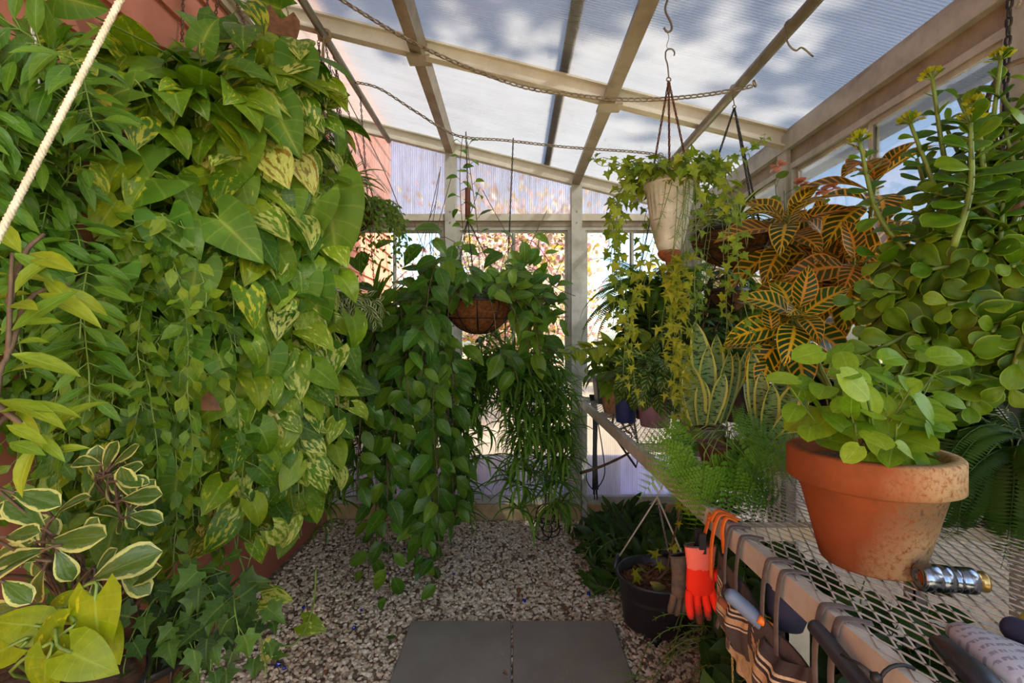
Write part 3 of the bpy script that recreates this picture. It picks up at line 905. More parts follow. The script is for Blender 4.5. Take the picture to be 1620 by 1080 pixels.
# ---------------------------------------------------------------- gravel floor and what lies on it
def stone_tpl(seed):
    r = np.random.default_rng(seed)
    v = []; t = []
    base = [(1, 0, 0), (-1, 0, 0), (0, 1, 0), (0, -1, 0), (0, 0, 1), (0, 0, -1)]
    f = [(0, 2, 4), (2, 1, 4), (1, 3, 4), (3, 0, 4), (2, 0, 5), (1, 2, 5), (3, 1, 5), (0, 3, 5)]
    v = [np.array(b, float) for b in base]; cache = {}
    def mid(a, b):
        k = (min(a, b), max(a, b))
        if k not in cache: cache[k] = len(v); v.append(nrm(v[a] + v[b]))
        return cache[k]
    for a, b, c in f:
        x, y, z = mid(a, b), mid(b, c), mid(c, a); t += [(a, x, z), (x, b, y), (z, y, c), (x, y, z)]
    v = np.array(v) * r.uniform(.72, 1.18, (len(v), 1)) * [1, r.uniform(.65, 1), r.uniform(.5, .75)]
    return v, None, np.array(t), np.zeros((len(v), 2))
STONES = [stone_tpl(i) for i in range(6)]
g = Geo(); K = 36000
px = np.stack([U(-1.15, 1.15, K), 3.08 - 2.45 * U(0, 1, K) ** 1.0, U(.000, .012, K)], -1)
put(g, STONES, px, U(-1, 1, (K, 3)) * [1, 1, .35], U(-.4, .4, (K, 3)) + [0, 0, 1], U(.0060, .0120, K) * np.where(U(0, 1, K) > .93, 1.3, 1))
tag(g.build('gravel', M['gravel'], None, False), 'white and tan gravel covering the floor around the pavers', 'gravel', kind='stuff')

PZ = .052
for i, (a, b) in enumerate(((-.408, -.003), (.003, .408))):
    g = Geo(); bv = .004
    x0, x1, y0, y1 = a, b, 1.33, 2.0
    y1 = 1.945; y0 = 1.54
    y0, y1 = 1.552, 1.958
    lo = [(x0, y0), (x1, y0), (x1, y1), (x0, y1)]
    def rect(m, z): return [(x0 + m, y0 + m, z), (x1 - m, y0 + m, z), (x1 - m, y1 - m, z), (x0 + m, y1 - m, z)]
    v = rect(0, -.01) + rect(0, PZ - bv - .03) + rect(bv, PZ - .03)
    q = [(8, 9, 10, 11)]
    for k in (0, 4):
        q += [(k + j, k + (j + 1) % 4, k + 4 + (j + 1) % 4, k + 4 + j) for j in range(4)]
    g.add(v, q)
    tag(g.build('paving_slab', M['slab'], None, False), ('grey concrete paver on the gravel, the left one of the pair', 'grey concrete paver on the gravel, the right one beside the tub')[i], 'paver', 'concrete pavers in the aisle')
# fallen leaves and glass pebbles: one of each, then copies
g = Geo(); put(g, [leaf(1, .62, 'ovate', n=5, m=4, fold=.5, bend=1.1, wave=.1)], V3(0, 0, 0), V3(1, .2, .1), V3(0, 0, 1), .035)
lf0 = g.build('dry_leaf', M['dead']); tag(lf0, 'crisp brown fallen leaf lying on the white gravel', 'leaf', 'fallen brown leaves on the gravel')
g = Geo(); put(g, STONES[:1], V3(0, 0, 0), V3(1, 0, 0), V3(0, 0, 1), .011)
gp0 = g.build('glass_pebble', M['glassblue'], None, False); tag(gp0, 'small cobalt blue glass pebble among the white gravel', 'pebble', 'blue glass pebbles in the gravel')
lps = [(700, 820), (770, 850), (640, 935), (655, 968), (664, 935), (690, 960), (695, 915), (720, 925), (860, 830), (900, 860), (905, 900), (822, 930), (890, 962), (850, 880), (755, 925), (780, 880), (930, 850), (960, 905), (600, 905), (575, 870), (545, 880), (990, 990), (1160, 1035), (735, 840), (880, 815), (640, 830), (680, 975), (560, 1005), (520, 1060), (700, 880), (830, 850), (870, 905), (935, 890), (780, 1000), (660, 905)]
for i, (x, y) in enumerate(lps):
    d = FPX * (HC - .022) / (y - CY); p = at(x, y, d)
    o = lf0 if i == 0 else lf0.copy()
    if i: COL.objects.link(o)
    if y == 1000: p = V3(-.03, 1.62, PZ - .012)
    o.location = list(p + [0, 0, .002]); o.rotation_euler = (U(-.4, .4), U(-.3, .3), U(0, 6.28)); s = U(.6, 1.2); o.scale = (s, s, s)
gps = [(718, 907), (560, 992), (830, 950), (605, 893), (572, 965), (480, 960), (450, 1056), (928, 920), (931, 938), (714, 860), (450, 945), (640, 868), (612, 907), (440, 1050)]
for i, (x, y) in enumerate(gps):
    d = FPX * (HC - .02) / (y - CY); p = at(x, y, d)
    o = gp0 if i == 0 else gp0.copy()
    if i: COL.objects.link(o)
    o.location = list(p); o.rotation_euler = (U(0, 3), U(0, 3), 0); s = U(.7, 1.1); o.scale = (s, s, s)
g = Geo(); put(g, [leaf(1, .75, 'ovate', n=6, m=4, fold=.2, bend=.5)], at(616, 1012, 1.81), V3(.1, 1, 0), V3(0, 0, 1), .05)
tag(g.build('fallen_leaf', M['hoya']), 'fresh green leaf fallen on the gravel left of the pavers', 'leaf')

# ---------------------------------------------------------------- bench
BX0, BX1, BY0, BY1, BZ = .41, 1.12, .10, 3.06, .80
bench = thing('greenhouse_bench', 'long metal plant bench with expanded mesh top along the right wall', 'bench', (.75, 1.6, 0))
g = Geo()
box(g, (BX0, BY0, BZ - .040), (BX0 + .003, BY1, BZ + .001)); box(g, (BX0 + .003, BY0, BZ - .003), (BX0 + .022, BY1, BZ + .0005))
box(g, (BX1 - .003, BY0, BZ - .038), (BX1, BY1, BZ)); box(g, (BX0, BY1 - .003, BZ - .038), (BX1, BY1, BZ)); box(g, (BX0, BY0, BZ - .038), (BX1, BY0 + .003, BZ))
g.build('rail', M['galv'], bench, False)
for y in (.95, 1.7, 2.45):
    g = Geo(); box(g, (BX0 + .004, y - .015, BZ - .036), (BX1 - .004, y + .015, BZ - .010)); g.build('crossbar', M['galv'], bench, False)
for x in (BX0 + .035, BX1 - .035):
    for y in (.42, .77, 3.0) if x < .7 else (.42, 1.3, 2.0, 3.0):
        g = Geo(); box(g, (x - .018, y - .018, -.01), (x + .018, y - .014, BZ - .038)); box(g, (x - .018, y - .018, -.01), (x - .014, y + .018, BZ - .038)); g.build('leg', M['galv'], bench, False)
g = Geo(); SW, LW, tk = .0205, .052, .0023
A = []; B = []
ny = int((BY1 - BY0 - .01) / (LW / 2)); nx = int((BX1 - BX0 - .01) / SW)
for i in range(ny):
    ya = BY0 + .005 + i * LW / 2
    for j in range(nx):
        xa = BX0 + .006 + j * SW
        for sgn in (0, 1):
            k = (i + sgn) % 2
            xs, xe = (xa, xa + SW / 2) if k else (xa + SW / 2, xa)
            if sgn: xs += SW / 2; xe += SW / 2
            if sgn and j == nx - 1: continue
            A.append((xs, ya)); B.append((xe, ya + LW / 2))
A = np.array(A); B = np.array(B)
keep = ((A[:, 0] + A[:, 1] * 1000).round(4)); A = np.c_[A, np.full(len(A), BZ + .001)]; B = np.c_[B, np.full(len(B), BZ + .001)]
g0 = Geo(); beam(g0, (0, 0, 0), (0, 1, 0), 1, 1); ST = g0.tpl()
d = B - A
g.inst(ST, frames(A, d, V3(0, 0, 1), np.stack([np.full(len(A), tk), np.linalg.norm(d, axis=1) + .002, np.full(len(A), .0015)], -1)), U(0, 1, len(A)))
g.build('mesh_top', M['galv'], bench, False)
TOP = BZ + .004


# ---------------------------------------------------------------- pots and hangers
def pot(parent, c, R, H, mat, rb=None, rim=.0, rimh=.02, soil='soil', fill=.86, th=.006, name='pot', seg=40):
    rb = rb or R * .72
    g = Geo(); x, y, z = c
    p = [(0, 0), (rb * .96, 0), (rb, .004)]
    if rim:
        zr = H - rimh; rr = rb + (R - rb) * zr / H
        p += [(rr, zr - .002), (rr + rim * .7, zr), (R + rim, zr + .006), (R + rim, H - .003), (R + rim - .003, H)]
    else: p += [(R, H - .004), (R + .002, H - .001)]
    p += [(R - th, H), (R - th - .002, H - .008), (rb - th + (R - rb) * .75, H * .78)]
    lathe(g, p, c, seg); g.build(name, M[mat], parent)
    if soil:
        g = Geo(); disc(g, (x, y, z + H * fill), (R - th) * .965, 26, .004, 5); g.build('soil', M[soil], parent)


def basket(t, c, R, H, liner='coir', wire='wire', ribs=8, hang=None, chainm='chain_black', soil=True, hookm='wire_grey', nch=3, ln=.022):
    """wire hanging basket: c is the centre of the rim"""
    c = np.array(c, float); g = Geo()
    prof = [(R * math.sin(a), -H * math.cos(a) ** 1.0) for a in np.linspace(.02, PI / 2, 12)]
    prof = [(r, z) for r, z in prof] + [(R * .985, .008), (R * .95, .004), (R * .93, -.02)]
    lathe(g, prof, c, 48, wob=.008); g.build('coir_liner', M[liner], t)
    g = Geo(); tube(g, ring(c + [0, 0, .004], R * 1.01, 48), .0055, 8, closed=True, flat=(.5, 1.5)); tube(g, ring(c - [0, 0, H * .55], R * .86, 40), .0028, 5, closed=True); tube(g, ring(c - [0, 0, H * 1.0], R * .2, 20), .003, 5, closed=True)
    for k in range(ribs):
        a = k / ribs * 2 * PI + .35
        tube(g, [c + [math.cos(a) * R * 1.012 * math.sin(b), math.sin(a) * R * 1.012 * math.sin(b), -H * 1.02 * math.cos(b)] for b in np.linspace(.2, PI / 2, 9)], .0034, 5, flat=(1.2, .7))
    g.build('wire_frame', M[wire], t)
    if soil:
        g = Geo(); disc(g, c - [0, 0, .015], R * .94, 26, .006, 5); g.build('soil', M['soil'], t)
    if hang is not None:
        hang = np.array(hang, float); top = hang - [0, 0, .075]
        for k in range(nch):
            a = k / nch * 2 * PI + .6
            g = Geo(); chain(g, [c + [math.cos(a) * R, math.sin(a) * R, .006], top], ln); g.build('hanger_chain', M[chainm], t)
        g = Geo(); hook(g, hang, top); g.build('hook', M[hookm], t)


def hook(g, top, bot, r=.002, w=.014):
    """an S-bend of wire that hangs over 'top' and ends in an eye at 'bot'"""
    top = np.array(top, float); bot = np.array(bot, float)
    a = np.linspace(-.5, PI, 10)
    arc = [top + [w * math.cos(x), 0, w * math.sin(x) - w * .4] for x in a]
    pts = arc + [top + [-w, 0, -.02], (top + bot) / 2 + [-w * .4, 0, .004], bot + [0, 0, .01]]
    tube(g, smooth_path(pts, 30), r, 6); tube(g, ring(bot + [0, 0, .004], .006, 12, (0, 1, 0)), r * .9, 5, closed=True)


# ---------------------------------------------------------------- overhead pipes, draped chains, spare hooks, cord
g = Geo(); tube(g, [(-.80, YF + .1, roofz(-.8) - .018), (-.80, 1.5, roofz(-.8) - .018), (-.80, YB - .02, roofz(-.8) - .018)], .0165, 12)
tag(g.build('steel_pipe', M['pipe']), 'dull steel pipe slung under the high side of the roof near the house wall', 'pipe')
g = Geo(); tube(g, [(.80, YF + .1, roofz(.8) - .02), (.80, 1.5, roofz(.8) - .02), (.80, YB - .02, roofz(.8) - .02)], .0175, 12)
tag(g.build('steel_pipe', M['pipe']), 'dull steel pipe slung under the low side of the roof over the bench', 'pipe')
pl = smooth_path([(-.80, 1.62, roofz(-.8) - .03), at(640, 60, 1.62), at(800, 129, 1.62), at(905, 150, 1.62), at(1000, 158, 1.62), at(1100, 152, 1.62), at(1186, 137, 1.62), at(1192, 128, 1.62)], 60)
g = Geo(); chain(g, pl, .026); tag(g.build('draped_chain', M['chain']), 'long steel chain draped across under the roof, the nearer of the two', 'chain')
pl = smooth_path([(-.80, 2.42, roofz(-.8) - .02), at(600, 140, 2.42), at(660, 178, 2.42), at(722, 214, 2.42), at(800, 222, 2.42), at(900, 233, 2.42), at(1030, 243, 2.42), (.80, 2.42, roofz(.8) - .03)], 60)
g = Geo(); chain(g, pl, .026); tag(g.build('draped_chain', M['chain']), 'long steel chain draped across the back of the roof, holding the middle basket', 'chain')
g = Geo()
a = at(1262, 40, 1.38); pp = V3(.80, 1.38, roofz(.8) - .02)
tube(g, smooth_path([pp + [.02, 0, .0], pp + [0, 0, .02], pp + [-.022, 0, 0], pp + [-.012, 0, -.05], pp + [.01, 0, -.07], pp + [.028, 0, -.062], pp + [.06, 0, -.088]], 26), .0026, 6)
tag(g.build('wire_hook', M['wire_grey']), 'empty bent wire hook hanging from the right roof pipe', 'hook')
g = Geo()
hp = V3(.45, 1.40, roofz(.45) + .0)
tube(g, smooth_path([hp + [.006, 0, 0], hp + [0, 0, -.02], hp + [-.006, 0, -.05], hp + [.01, 0, -.085], hp + [.012, 0, -.105], hp + [0, 0, -.112], hp + [-.01, 0, -.10]], 26), .0032, 6)
tag(g.build('wire_hook', M['wire_grey']), 'S-shaped wire hook under the roof above the white metal pot', 'hook')
# white cord crossing the near left corner
pa, pb = at(190, 0, .50), at(0, 370, .45)
dv = pa - pb
t1 = (roofz(-.35) - pa[2]) / dv[2]; t0 = (pb[2] - .02) / dv[2]
P0, P1 = pb - dv * t0, pa + dv * t1
g = Geo(); nn = 760; tt = np.linspace(0, 1, nn)[:, None]
core = P0 + (P1 - P0) * tt; ln_ = np.linalg.norm(P1 - P0)
dd = nrm(P1 - P0); xx = nrm(np.cross(dd, [0, 1, 0])); yy = np.cross(xx, dd)
for k in range(3):
    ph = tt[:, 0] * ln_ / .013 * 2 * PI / 1.0 + k * 2 * PI / 3
    tube(g, core + (np.cos(ph)[:, None] * xx + np.sin(ph)[:, None] * yy) * .0017, .0020, 5, cap=False)
tag(g.build('cord', M['rope']), 'white braided cord running slanted through the near left corner', 'rope')
# rope knot and thin lines by the left pipe
g = Geo(); a = V3(-.79, 2.03, roofz(-.79) - .015)
for k in range(4): tube(g, ring(a + [0, .004 * k, -.012], .021 + .002 * k, 16, (0, 1, .2)), .003, 5, closed=True)
for k in range(3):
    tube(g, smooth_path([a + [0, 0, -.02], a + [U(-.02, .02), U(-.01, .01), -.10], a + [U(-.012, .012), 0, -.2], a + [0, 0, -.30 - .03 * k]], 14), .0028, 5)
tag(g.build('cord', M['twine']), 'knotted tan twine wound round the left roof pipe', 'rope')
g = Geo(); tube(g, smooth_path([at(525, 110, 2.05), at(575, 205, 2.2), at(610, 275, 2.25), at(640, 350, 2.35)], 14), .0022, 4)
tag(g.build('cord', M['wire_grey']), 'thin grey line running slanted from the left pipe to the middle basket', 'rope')

# ---------------------------------------------------------------- terracotta pot on the near bench
TP = V3(.563, .762, TOP)
potT = thing('terracotta_pot', 'big weathered terracotta pot with a bright green seedling bush on the near bench', 'potted plant', TP)
pot(potT, TP, .109, .176, 'terra', rb=.0675, rim=.005, rimh=.052, fill=.87, th=.012, seg=72)

# chrome hose coupling and the papers beside it
g = Geo()
ca, cb = at(1452, 944, .672), at(1530, 950, .672)
ca[2] = cb[2] = TOP + .019
ax = nrm(cb - ca + V3(0, -.012, 0)); hc = thing('hose_coupling', 'chrome hose coupling lying on the mesh by the terracotta pot', 'hose coupling', (ca[0], ca[1], TOP))
def spin(pr, mat, nm, par):
    g = Geo(); lathe(g, pr, (0, 0, 0), 30); v = np.concatenate(g.v)
    ux = nrm(np.cross(ax, [0, 0, 1])); uz = np.cross(ux, ax)
    g.v = [ca + v[:, :1] * ux + v[:, 1:2] * uz + v[:, 2:3] * ax]
    return g.build(nm, M[mat], par)
spin([(.008, .004), (.012, .0), (.0175, .001), (.0185, .004), (.0185, .021), (.0178, .022), (.0178, .024), (.0185, .025), (.0178, .038), (.0150, .039), (.0150, .041), (.0165, .043), (.0165, .046), (.0150, .047), (.0172, .050), (.0172, .066), (.0150, .068)], 'chrome', 'body', hc)
spin([(.0150, .067), (.0125, .068), (.0125, .076), (.0135, .077), (.0135, .080), (.0, .081)], 'brassy', 'thread', hc)
spin([(0, .006), (.0095, .005), (.0125, .001)], 'rustbowl', 'washer', hc)


def slab_obj(name, mat, outline, z, h, label, cat, bulge=.0, parent=None):
    """a flat item with its own thickness lying on the mesh: outline in bench xy"""
    o = np.array(outline, float); n = len(o); g = Geo()
    c = o.mean(0)
    rings_ = [(1.0, 0), (1.02, h * .5), (.97, h), (.5, h + bulge)]
    v = []; uv = []
    for s_, zz in rings_:
        for p in o:
            q_ = c + (p - c) * s_; v.append((q_[0], q_[1], z + zz)); uv.append(((q_[0] - c[0]) * 4, (q_[1] - c[1]) * 4))
    v.append((c[0], c[1], z + h + bulge)); uv.append((0, 0)); v.append((c[0], c[1], z)); uv.append((0, 0))
    q = []
    for k in range(len(rings_) - 1): q += [(k * n + j, k * n + (j + 1) % n, (k + 1) * n + (j + 1) % n, (k + 1) * n + j) for j in range(n)]
    b = (len(rings_) - 1) * n
    t = [(b + j, b + (j + 1) % n, len(v) - 2) for j in range(n)] + [((j + 1) % n, j, len(v) - 1) for j in range(n)]
    g.add(v, q, t, uv)
    ob = g.build(name, M[mat], parent, True)
    if label: tag(ob, label, cat)
    return ob


def on_bench(x, y, z=TOP):
    d = FPX * (HC - z) / (y - CY); p = at(x, y, d); return (p[0], p[1])
slab_obj('folded_newspaper', 'news', [on_bench(*p) for p in [(1496, 1002), (1512, 997), (1560, 1012), (1630, 1040), (1660, 1060), (1650, 1095), (1600, 1085), (1550, 1050), (1510, 1020)]], TOP, .012, 'folded printed newspaper on the near corner of the bench', 'newspaper', .006)
slab_obj('garden_shears', 'tool_black', [on_bench(*p) for p in [(1470, 1018), (1492, 1016), (1530, 1045), (1580, 1085), (1600, 1110), (1560, 1110), (1520, 1075)]], TOP, .010, 'black bladed garden shears beside the folded newspaper', 'shears', .004)
g = Geo(); a = on_bench(1590, 1010); b = on_bench(1660, 1045)
tube(g, smooth_path([(a[0], a[1], TOP + .014), ((a[0] + b[0]) / 2, (a[1] + b[1]) / 2, TOP + .017), (b[0], b[1], TOP + .015)], 14), [.009, .012, .0135, .014, .014, .014, .014, .014, .014, .014, .014, .0135, .012, .010], 12)
tag(g.build('dibber', M['navy']), 'dark blue handled dibber lying behind the folded newspaper', 'tool')
slab_obj('leather_scrap', 'olive', [on_bench(*p) for p in [(1600, 1000), (1618, 988), (1650, 990), (1670, 1005), (1640, 1016)]], TOP, .014, 'olive yellow leather glove end at the right frame edge of the bench', 'glove', .01)
# zip tie round the rail
g = Geo(); yz = .41 * FPX / (1420 - CX) 
tube(g, ring((BX0 + .004, .515, BZ - .018), .024, 20, (0, 1, 0)), .0022, 5, closed=True); tube(g, [(BX0 - .020, .515, BZ - .008), (BX0 - .028, .53, BZ - .004), (BX0 - .036, .55, BZ - .006)], .0018, 5); box(g, (BX0 - .026, .511, BZ - .012), (BX0 - .018, .519, BZ - .004))
tag(g.build('cable_tie', M['rubber']), 'black cable tie cinched round the bench rail', 'cable tie')

# ---------------------------------------------------------------- tool apron slung from the rail
apr = thing('tool_apron', 'striped canvas tool apron tied along the front rail of the bench', 'tool apron', (BX0, .7, BZ - .2))
def cloth(y0, y1, top, bot, out, n=26, m=16, sagd=.02, v0=0., v1=1., lean=0.):
    """a hanging cloth panel along the rail: bellies outward and sags between its ends"""
    v = []; uv = []
    for i in range(n + 1):
        a = i / n; y = y0 + (y1 - y0) * a
        sg = sagd * math.sin(a * PI)
        for j in range(m + 1):
            b = j / m
            z = top[0] + (top[1] - top[0]) * a - sg + (bot[0] + (bot[1] - bot[0]) * a - (top[0] + (top[1] - top[0]) * a)) * b
            x = BX0 - .006 - out * math.sin(a * PI) ** .7 * math.sin(min(1, b * 1.15 + .12) * PI) - .004 * math.sin(a * 21 + b * 3) - lean * b
            v.append((x, y, z)); uv.append((a, v0 + (v1 - v0) * b))
    k = m + 1
    q = [(i * k + j, (i + 1) * k + j, (i + 1) * k + j + 1, i * k + j + 1) for i in range(n) for j in range(m)]
    return v, q, uv
def panel(name, parent, mat, *a, th=.003, **kw):
    v, q, uv = cloth(*a, **kw); g = Geo(); v = np.array(v); q = np.array(q)
    g.add(np.concatenate([v, v + [th, 0, 0]]), np.concatenate([q, q[:, ::-1] + len(v)]), None, uv + uv)
    return g.build(name, M[mat], parent)
panel('backing', apr, 'apron', .945, .45, (BZ - .055, BZ - .085), (BZ - .19, BZ - .30), .012, sagd=.02, v0=.32, v1=1.)
panel('pocket', apr, 'apron', .935, .795, (BZ - .075, BZ - .085), (BZ - .20, BZ - .23), .028, sagd=.022, v0=0, v1=.95)
panel('pocket', apr, 'apron', .80, .645, (BZ - .080, BZ - .085), (BZ - .25, BZ - .275), .032, sagd=.03, v0=0, v1=.98)
panel('pocket', apr, 'apron', .645, .46, (BZ - .115, BZ - .125), (BZ - .27, BZ - .31), .024, sagd=.03, v0=0, v1=.98)
for yy_, zz_, ln2 in ((.90, .13, .05), (.855, .10, .09), (.765, .16, .09), (.725, .15, .13), (.632, .14, .08), (.60, .15, .12)):
    g = Geo()
    tube(g, smooth_path([(BX0 + .030, yy_ - .010, BZ + .006), (BX0 + .006, yy_, BZ + .006), (BX0 - .006, yy_ + .002, BZ - .004), (BX0 - .012, yy_ + .004, BZ - .06), (BX0 - .018, yy_ - .006, BZ - zz_), (BX0 - .03, yy_ - .002, BZ - zz_ - ln2)], 24), .0066, 8, flat=(.22, 1.), wide=(0, 1, 0))
    g.build('tie_strap', M['strap'], apr)
g = Geo(); pa_ = smooth_path([at(1150, 936, .80), at(1166, 950, .795), at(1190, 972, .78), at(1210, 992, .77)], 16); tube(g, pa_, np.interp(np.linspace(0, 1, 16), [0, .1, .6, 1], [.007, .0115, .0125, .010]), 12)
tw = thing('garden_trowel', 'trowel with blue grey and orange grip stuck in the striped apron pocket', 'trowel', at(1190, 985, .78))
g.build('grip', M['bluegrey'], tw)
g = Geo(); tube(g, smooth_path([at(1200, 978, .765), at(1214, 988, .76), at(1226, 996, .755)], 10), .0065, 10); g.build('grip_end', M['orange_plastic'], tw)
g = Geo(); tube(g, smooth_path([at(1138, 945, .875), at(1150, 960, .87), at(1158, 972, .868)], 10), [.004, .006, .007, .007, .007, .007, .006, .005, .005, .004], 10); tag(g.build('pruner_handle', M['rustbowl']), 'reddish brown pruner handle at the far end of the apron', 'pruner')
g = Geo(); ph_ = smooth_path([at(1284, 985, .62), at(1305, 1010, .60), at(1345, 1060, .565), at(1385, 1110, .53)], 18); tube(g, ph_, np.interp(np.linspace(0, 1, 18), [0, .06, .5, 1], [.006, .0095, .010, .011]), 12); tag(g.build('dibber', M['tool_black']), 'long black handled dibber poking out of the apron below the terracotta pot', 'tool')
g = Geo(); cc_ = at(1222, 945, .77); v, q, uv = [], [], []
lathe(g, [(0, -.05), (.022, -.045), (.030, -.02), (.031, .02), (.024, .028), (.0, .030)], cc_ + V3(.025, .0, -.0), 20); tag(g.build('cloth_bundle', M['navy']), 'dark navy cloth bundled in the second pocket of the apron', 'cloth')
cg = at(1157, 975, .90)
g = Geo(); chain(g, [cg, cg + [0.003, 0, -.13]], .0085, 1.1); tag(g.build('brass_chain', M['brass']), 'fine brass chain dangling below the far end of the apron', 'chain')

# ---------------------------------------------------------------- orange gloves on the rail
GY = .41 * FPX / (1132 - CX)
GL = at(1108, 862, GY + .02)
def glove(name, label, c, mat, yaw, s, cuff, curl):
    t = thing(name, label, 'glove', c)
    c = np.array(c, float); cs, sn = math.cos(yaw), math.sin(yaw)
    def W(p):
        p = np.atleast_2d(p) * s
        return np.stack([p[:, 0] * cs - p[:, 1] * sn, p[:, 0] * sn + p[:, 1] * cs, p[:, 2]], -1) + c
    g = Geo(); prof = [(0, .047, .010), (-.004, .046, .016), (-.03, .042, .015), (-.045, .040, .014), (-.07, .041, .016), (-.09, .042, .015), (-.105, .038, .012), (-.11, .03, .008)]
    a = np.arange(24) / 24 * 2 * PI
    v = [np.stack([np.cos(a) * w * .5 * 1.6, np.sin(a) * h * 1.1, np.full(24, z)], -1) for z, w, h in prof]
    v = np.concatenate(v); n = len(prof)
    q = [(i * 24 + j, i * 24 + (j + 1) % 24, (i + 1) * 24 + (j + 1) % 24, (i + 1) * 24 + j) for i in range(n - 1) for j in range(24)]
    g.add(W(v), q)
    for k, (x, L) in enumerate(((-.026, .055), (-.009, .066), (.009, .060), (.025, .046))):
        pts = [(x, 0, -.098), (x * 1.12, -.004 * curl, -.098 - L * .4), (x * 1.2, -.012 * curl, -.098 - L * .75), (x * 1.18 + U(-.003, .003), -.020 * curl, -.098 - L)]
        tube(g, W(smooth_path(pts, 10)), np.array([.0088, .0092, .0092, .009, .009, .0088, .0086, .0082, .007, .004]) * s, 9)
    tube(g, W(smooth_path([(.030, 0, -.062), (.045, -.004, -.078), (.054, -.008, -.098), (.056, -.010, -.114)], 10)), np.array([.010, .011, .0105, .010, .0095, .009, .0088, .0082, .007, .004]) * s, 9)
    g.build('glove_body', M[mat], t)
    g = Geo(); e = np.stack([np.cos(a) * .0376, np.sin(a) * .0125, np.full(24, .001)], -1)
    tube(g, W(e), .0022 * s, 6, closed=True); g.build('cuff_hem', M[cuff], t)
    return t
glove('work_glove', 'orange red knit glove hanging fingers down from the bench rail', GL, 'glove', .15, .92, 'glove_black', 1.)
glove('work_glove', 'dirty black glove hanging behind the orange one at the rail', GL + V3(-.026, .030, -.034), 'glove_black', .3, .80, 'glove_black', -.6)
g = Geo(); box(g, tuple(GL + V3(-.008, -.016, -.012)), tuple(GL + V3(.006, -.008, .028))); box(g, tuple(GL + V3(-.008, .008, -.012)), tuple(GL + V3(.006, .016, .028))); tube(g, ring(GL + V3(-.001, 0, .014), .012, 14, (1, 0, 0)), .0025, 5, closed=True)
tag(g.build('clip', M['rubber'], None, False), 'black spring clip gripping the cuffs of the gloves', 'clip')
g = Geo()
yk = GY - .002
for pts in ([(BX0 + .03, yk - .02, BZ + .006), (BX0 + .004, yk, BZ + .010), (BX0 - .008, yk + .005, BZ - .01), tuple(GL + V3(.022, .004, .06)), tuple(GL + V3(.008, 0, .02))],
            [(BX0 + .03, yk - .04, BZ + .006), (BX0 + .004, yk - .02, BZ + .010), (BX0 - .009, yk - .018, BZ - .01), (BX0 - .016, yk - .015, BZ - .06), (BX0 - .014, yk - .01, BZ - .12)],
            [(BX0 + .02, yk - .05, BZ + .006), (BX0 + .004, yk - .04, BZ + .010), (BX0 - .007, yk - .045, BZ - .01), (BX0 - .010, yk - .06, BZ - .05)]):
    tube(g, smooth_path(pts, 20), .0075, 8, flat=(.25, 1.), wide=(0, 1, 0))
tag(g.build('webbing_strap', M['orange_strap']), 'orange webbing looped over the bench rail above the gloves', 'strap')

# ---------------------------------------------------------------- black tub on the gravel
TC = V3(.575, 1.93, .03)
tub = thing('black_tub', 'black plastic hanging tub of bark mulch standing on the gravel', 'tub', TC)
g = Geo(); lathe(g, [(0, 0), (.118, 0), (.126, .006), (.150, .185), (.158, .190), (.160, .198), (.155, .202), (.148, .198), (.142, .12)], TC, 48); g.build('body', M['plastic_black'], tub)
g = Geo(); disc(g, TC + [0, 0, .155], .142, 28, .012, 6)
for k in range(160):
    a = U(0, 6.28); r = .132 * math.sqrt(U(0, 1)); b = TC + [r * math.cos(a), r * math.sin(a), .160 + U(0, .012)]
    d = nrm(U(-1, 1, 3) * [1, 1, .3]); beam(g, b - d * U(.008, .022), b + d * U(.008, .022), U(.006, .014), .002, tuple(U(-1, 1, 3) + [0, 0, 1.5]))
g.build('mulch', M['mulch'], tub)
for a in (2.6, -.55 - .25, .95):
    g = Geo(); b = TC + [math.cos(a) * .158, math.sin(a) * .158, .20]
    tube(g, smooth_path([b + V3(-math.sin(a) * .035, math.cos(a) * .035, -.012), b + V3(-math.sin(a) * .02, math.cos(a) * .02, .018), b + V3(0, 0, .026), b + V3(math.sin(a) * .02, -math.cos(a) * .02, .018), b + V3(math.sin(a) * .035, -math.cos(a) * .035, -.012)], 16), .010, 8); g.build('lug', M['plastic_black'], tub)
for a in (.6, 2.5, 4.4): 
    g = Geo(); lathe(g, [(0, -.03), (.016, -.03), (.018, .002), (0, .003)], TC + [math.cos(a) * .10, math.sin(a) * .10, 0], 14); g.build('foot', M['plastic_black'], tub)
apx = at(1040, 786, 1.93)
for a, k in ((2.6, 0), (-.8, 0), (.95, 1)):
    b = TC + [math.cos(a) * .155, math.sin(a) * .155, .222]
    g = Geo()
    if k: chain(g, [b, apx], .020)
    else: tube(g, [b, apx], .0034, 6)
    g.build('hanger_chain' if k else 'hanger_strap', M['chain_bright' if k else 'white'], tub)
g = Geo(); tube(g, smooth_path([apx + [0, 0, -.004], apx + [.004, 0, .02], apx + [-.012, 0, .05], apx + [-.022, 0, .075], apx + [-.012, 0, .094]], 14), .0022, 5); tube(g, smooth_path([apx + [0, 0, -.004], apx + [.008, 0, .02], apx + [.022, 0, .05], apx + [.028, 0, .08]], 14), .0022, 5); g.build('hook', M['white'], tub)

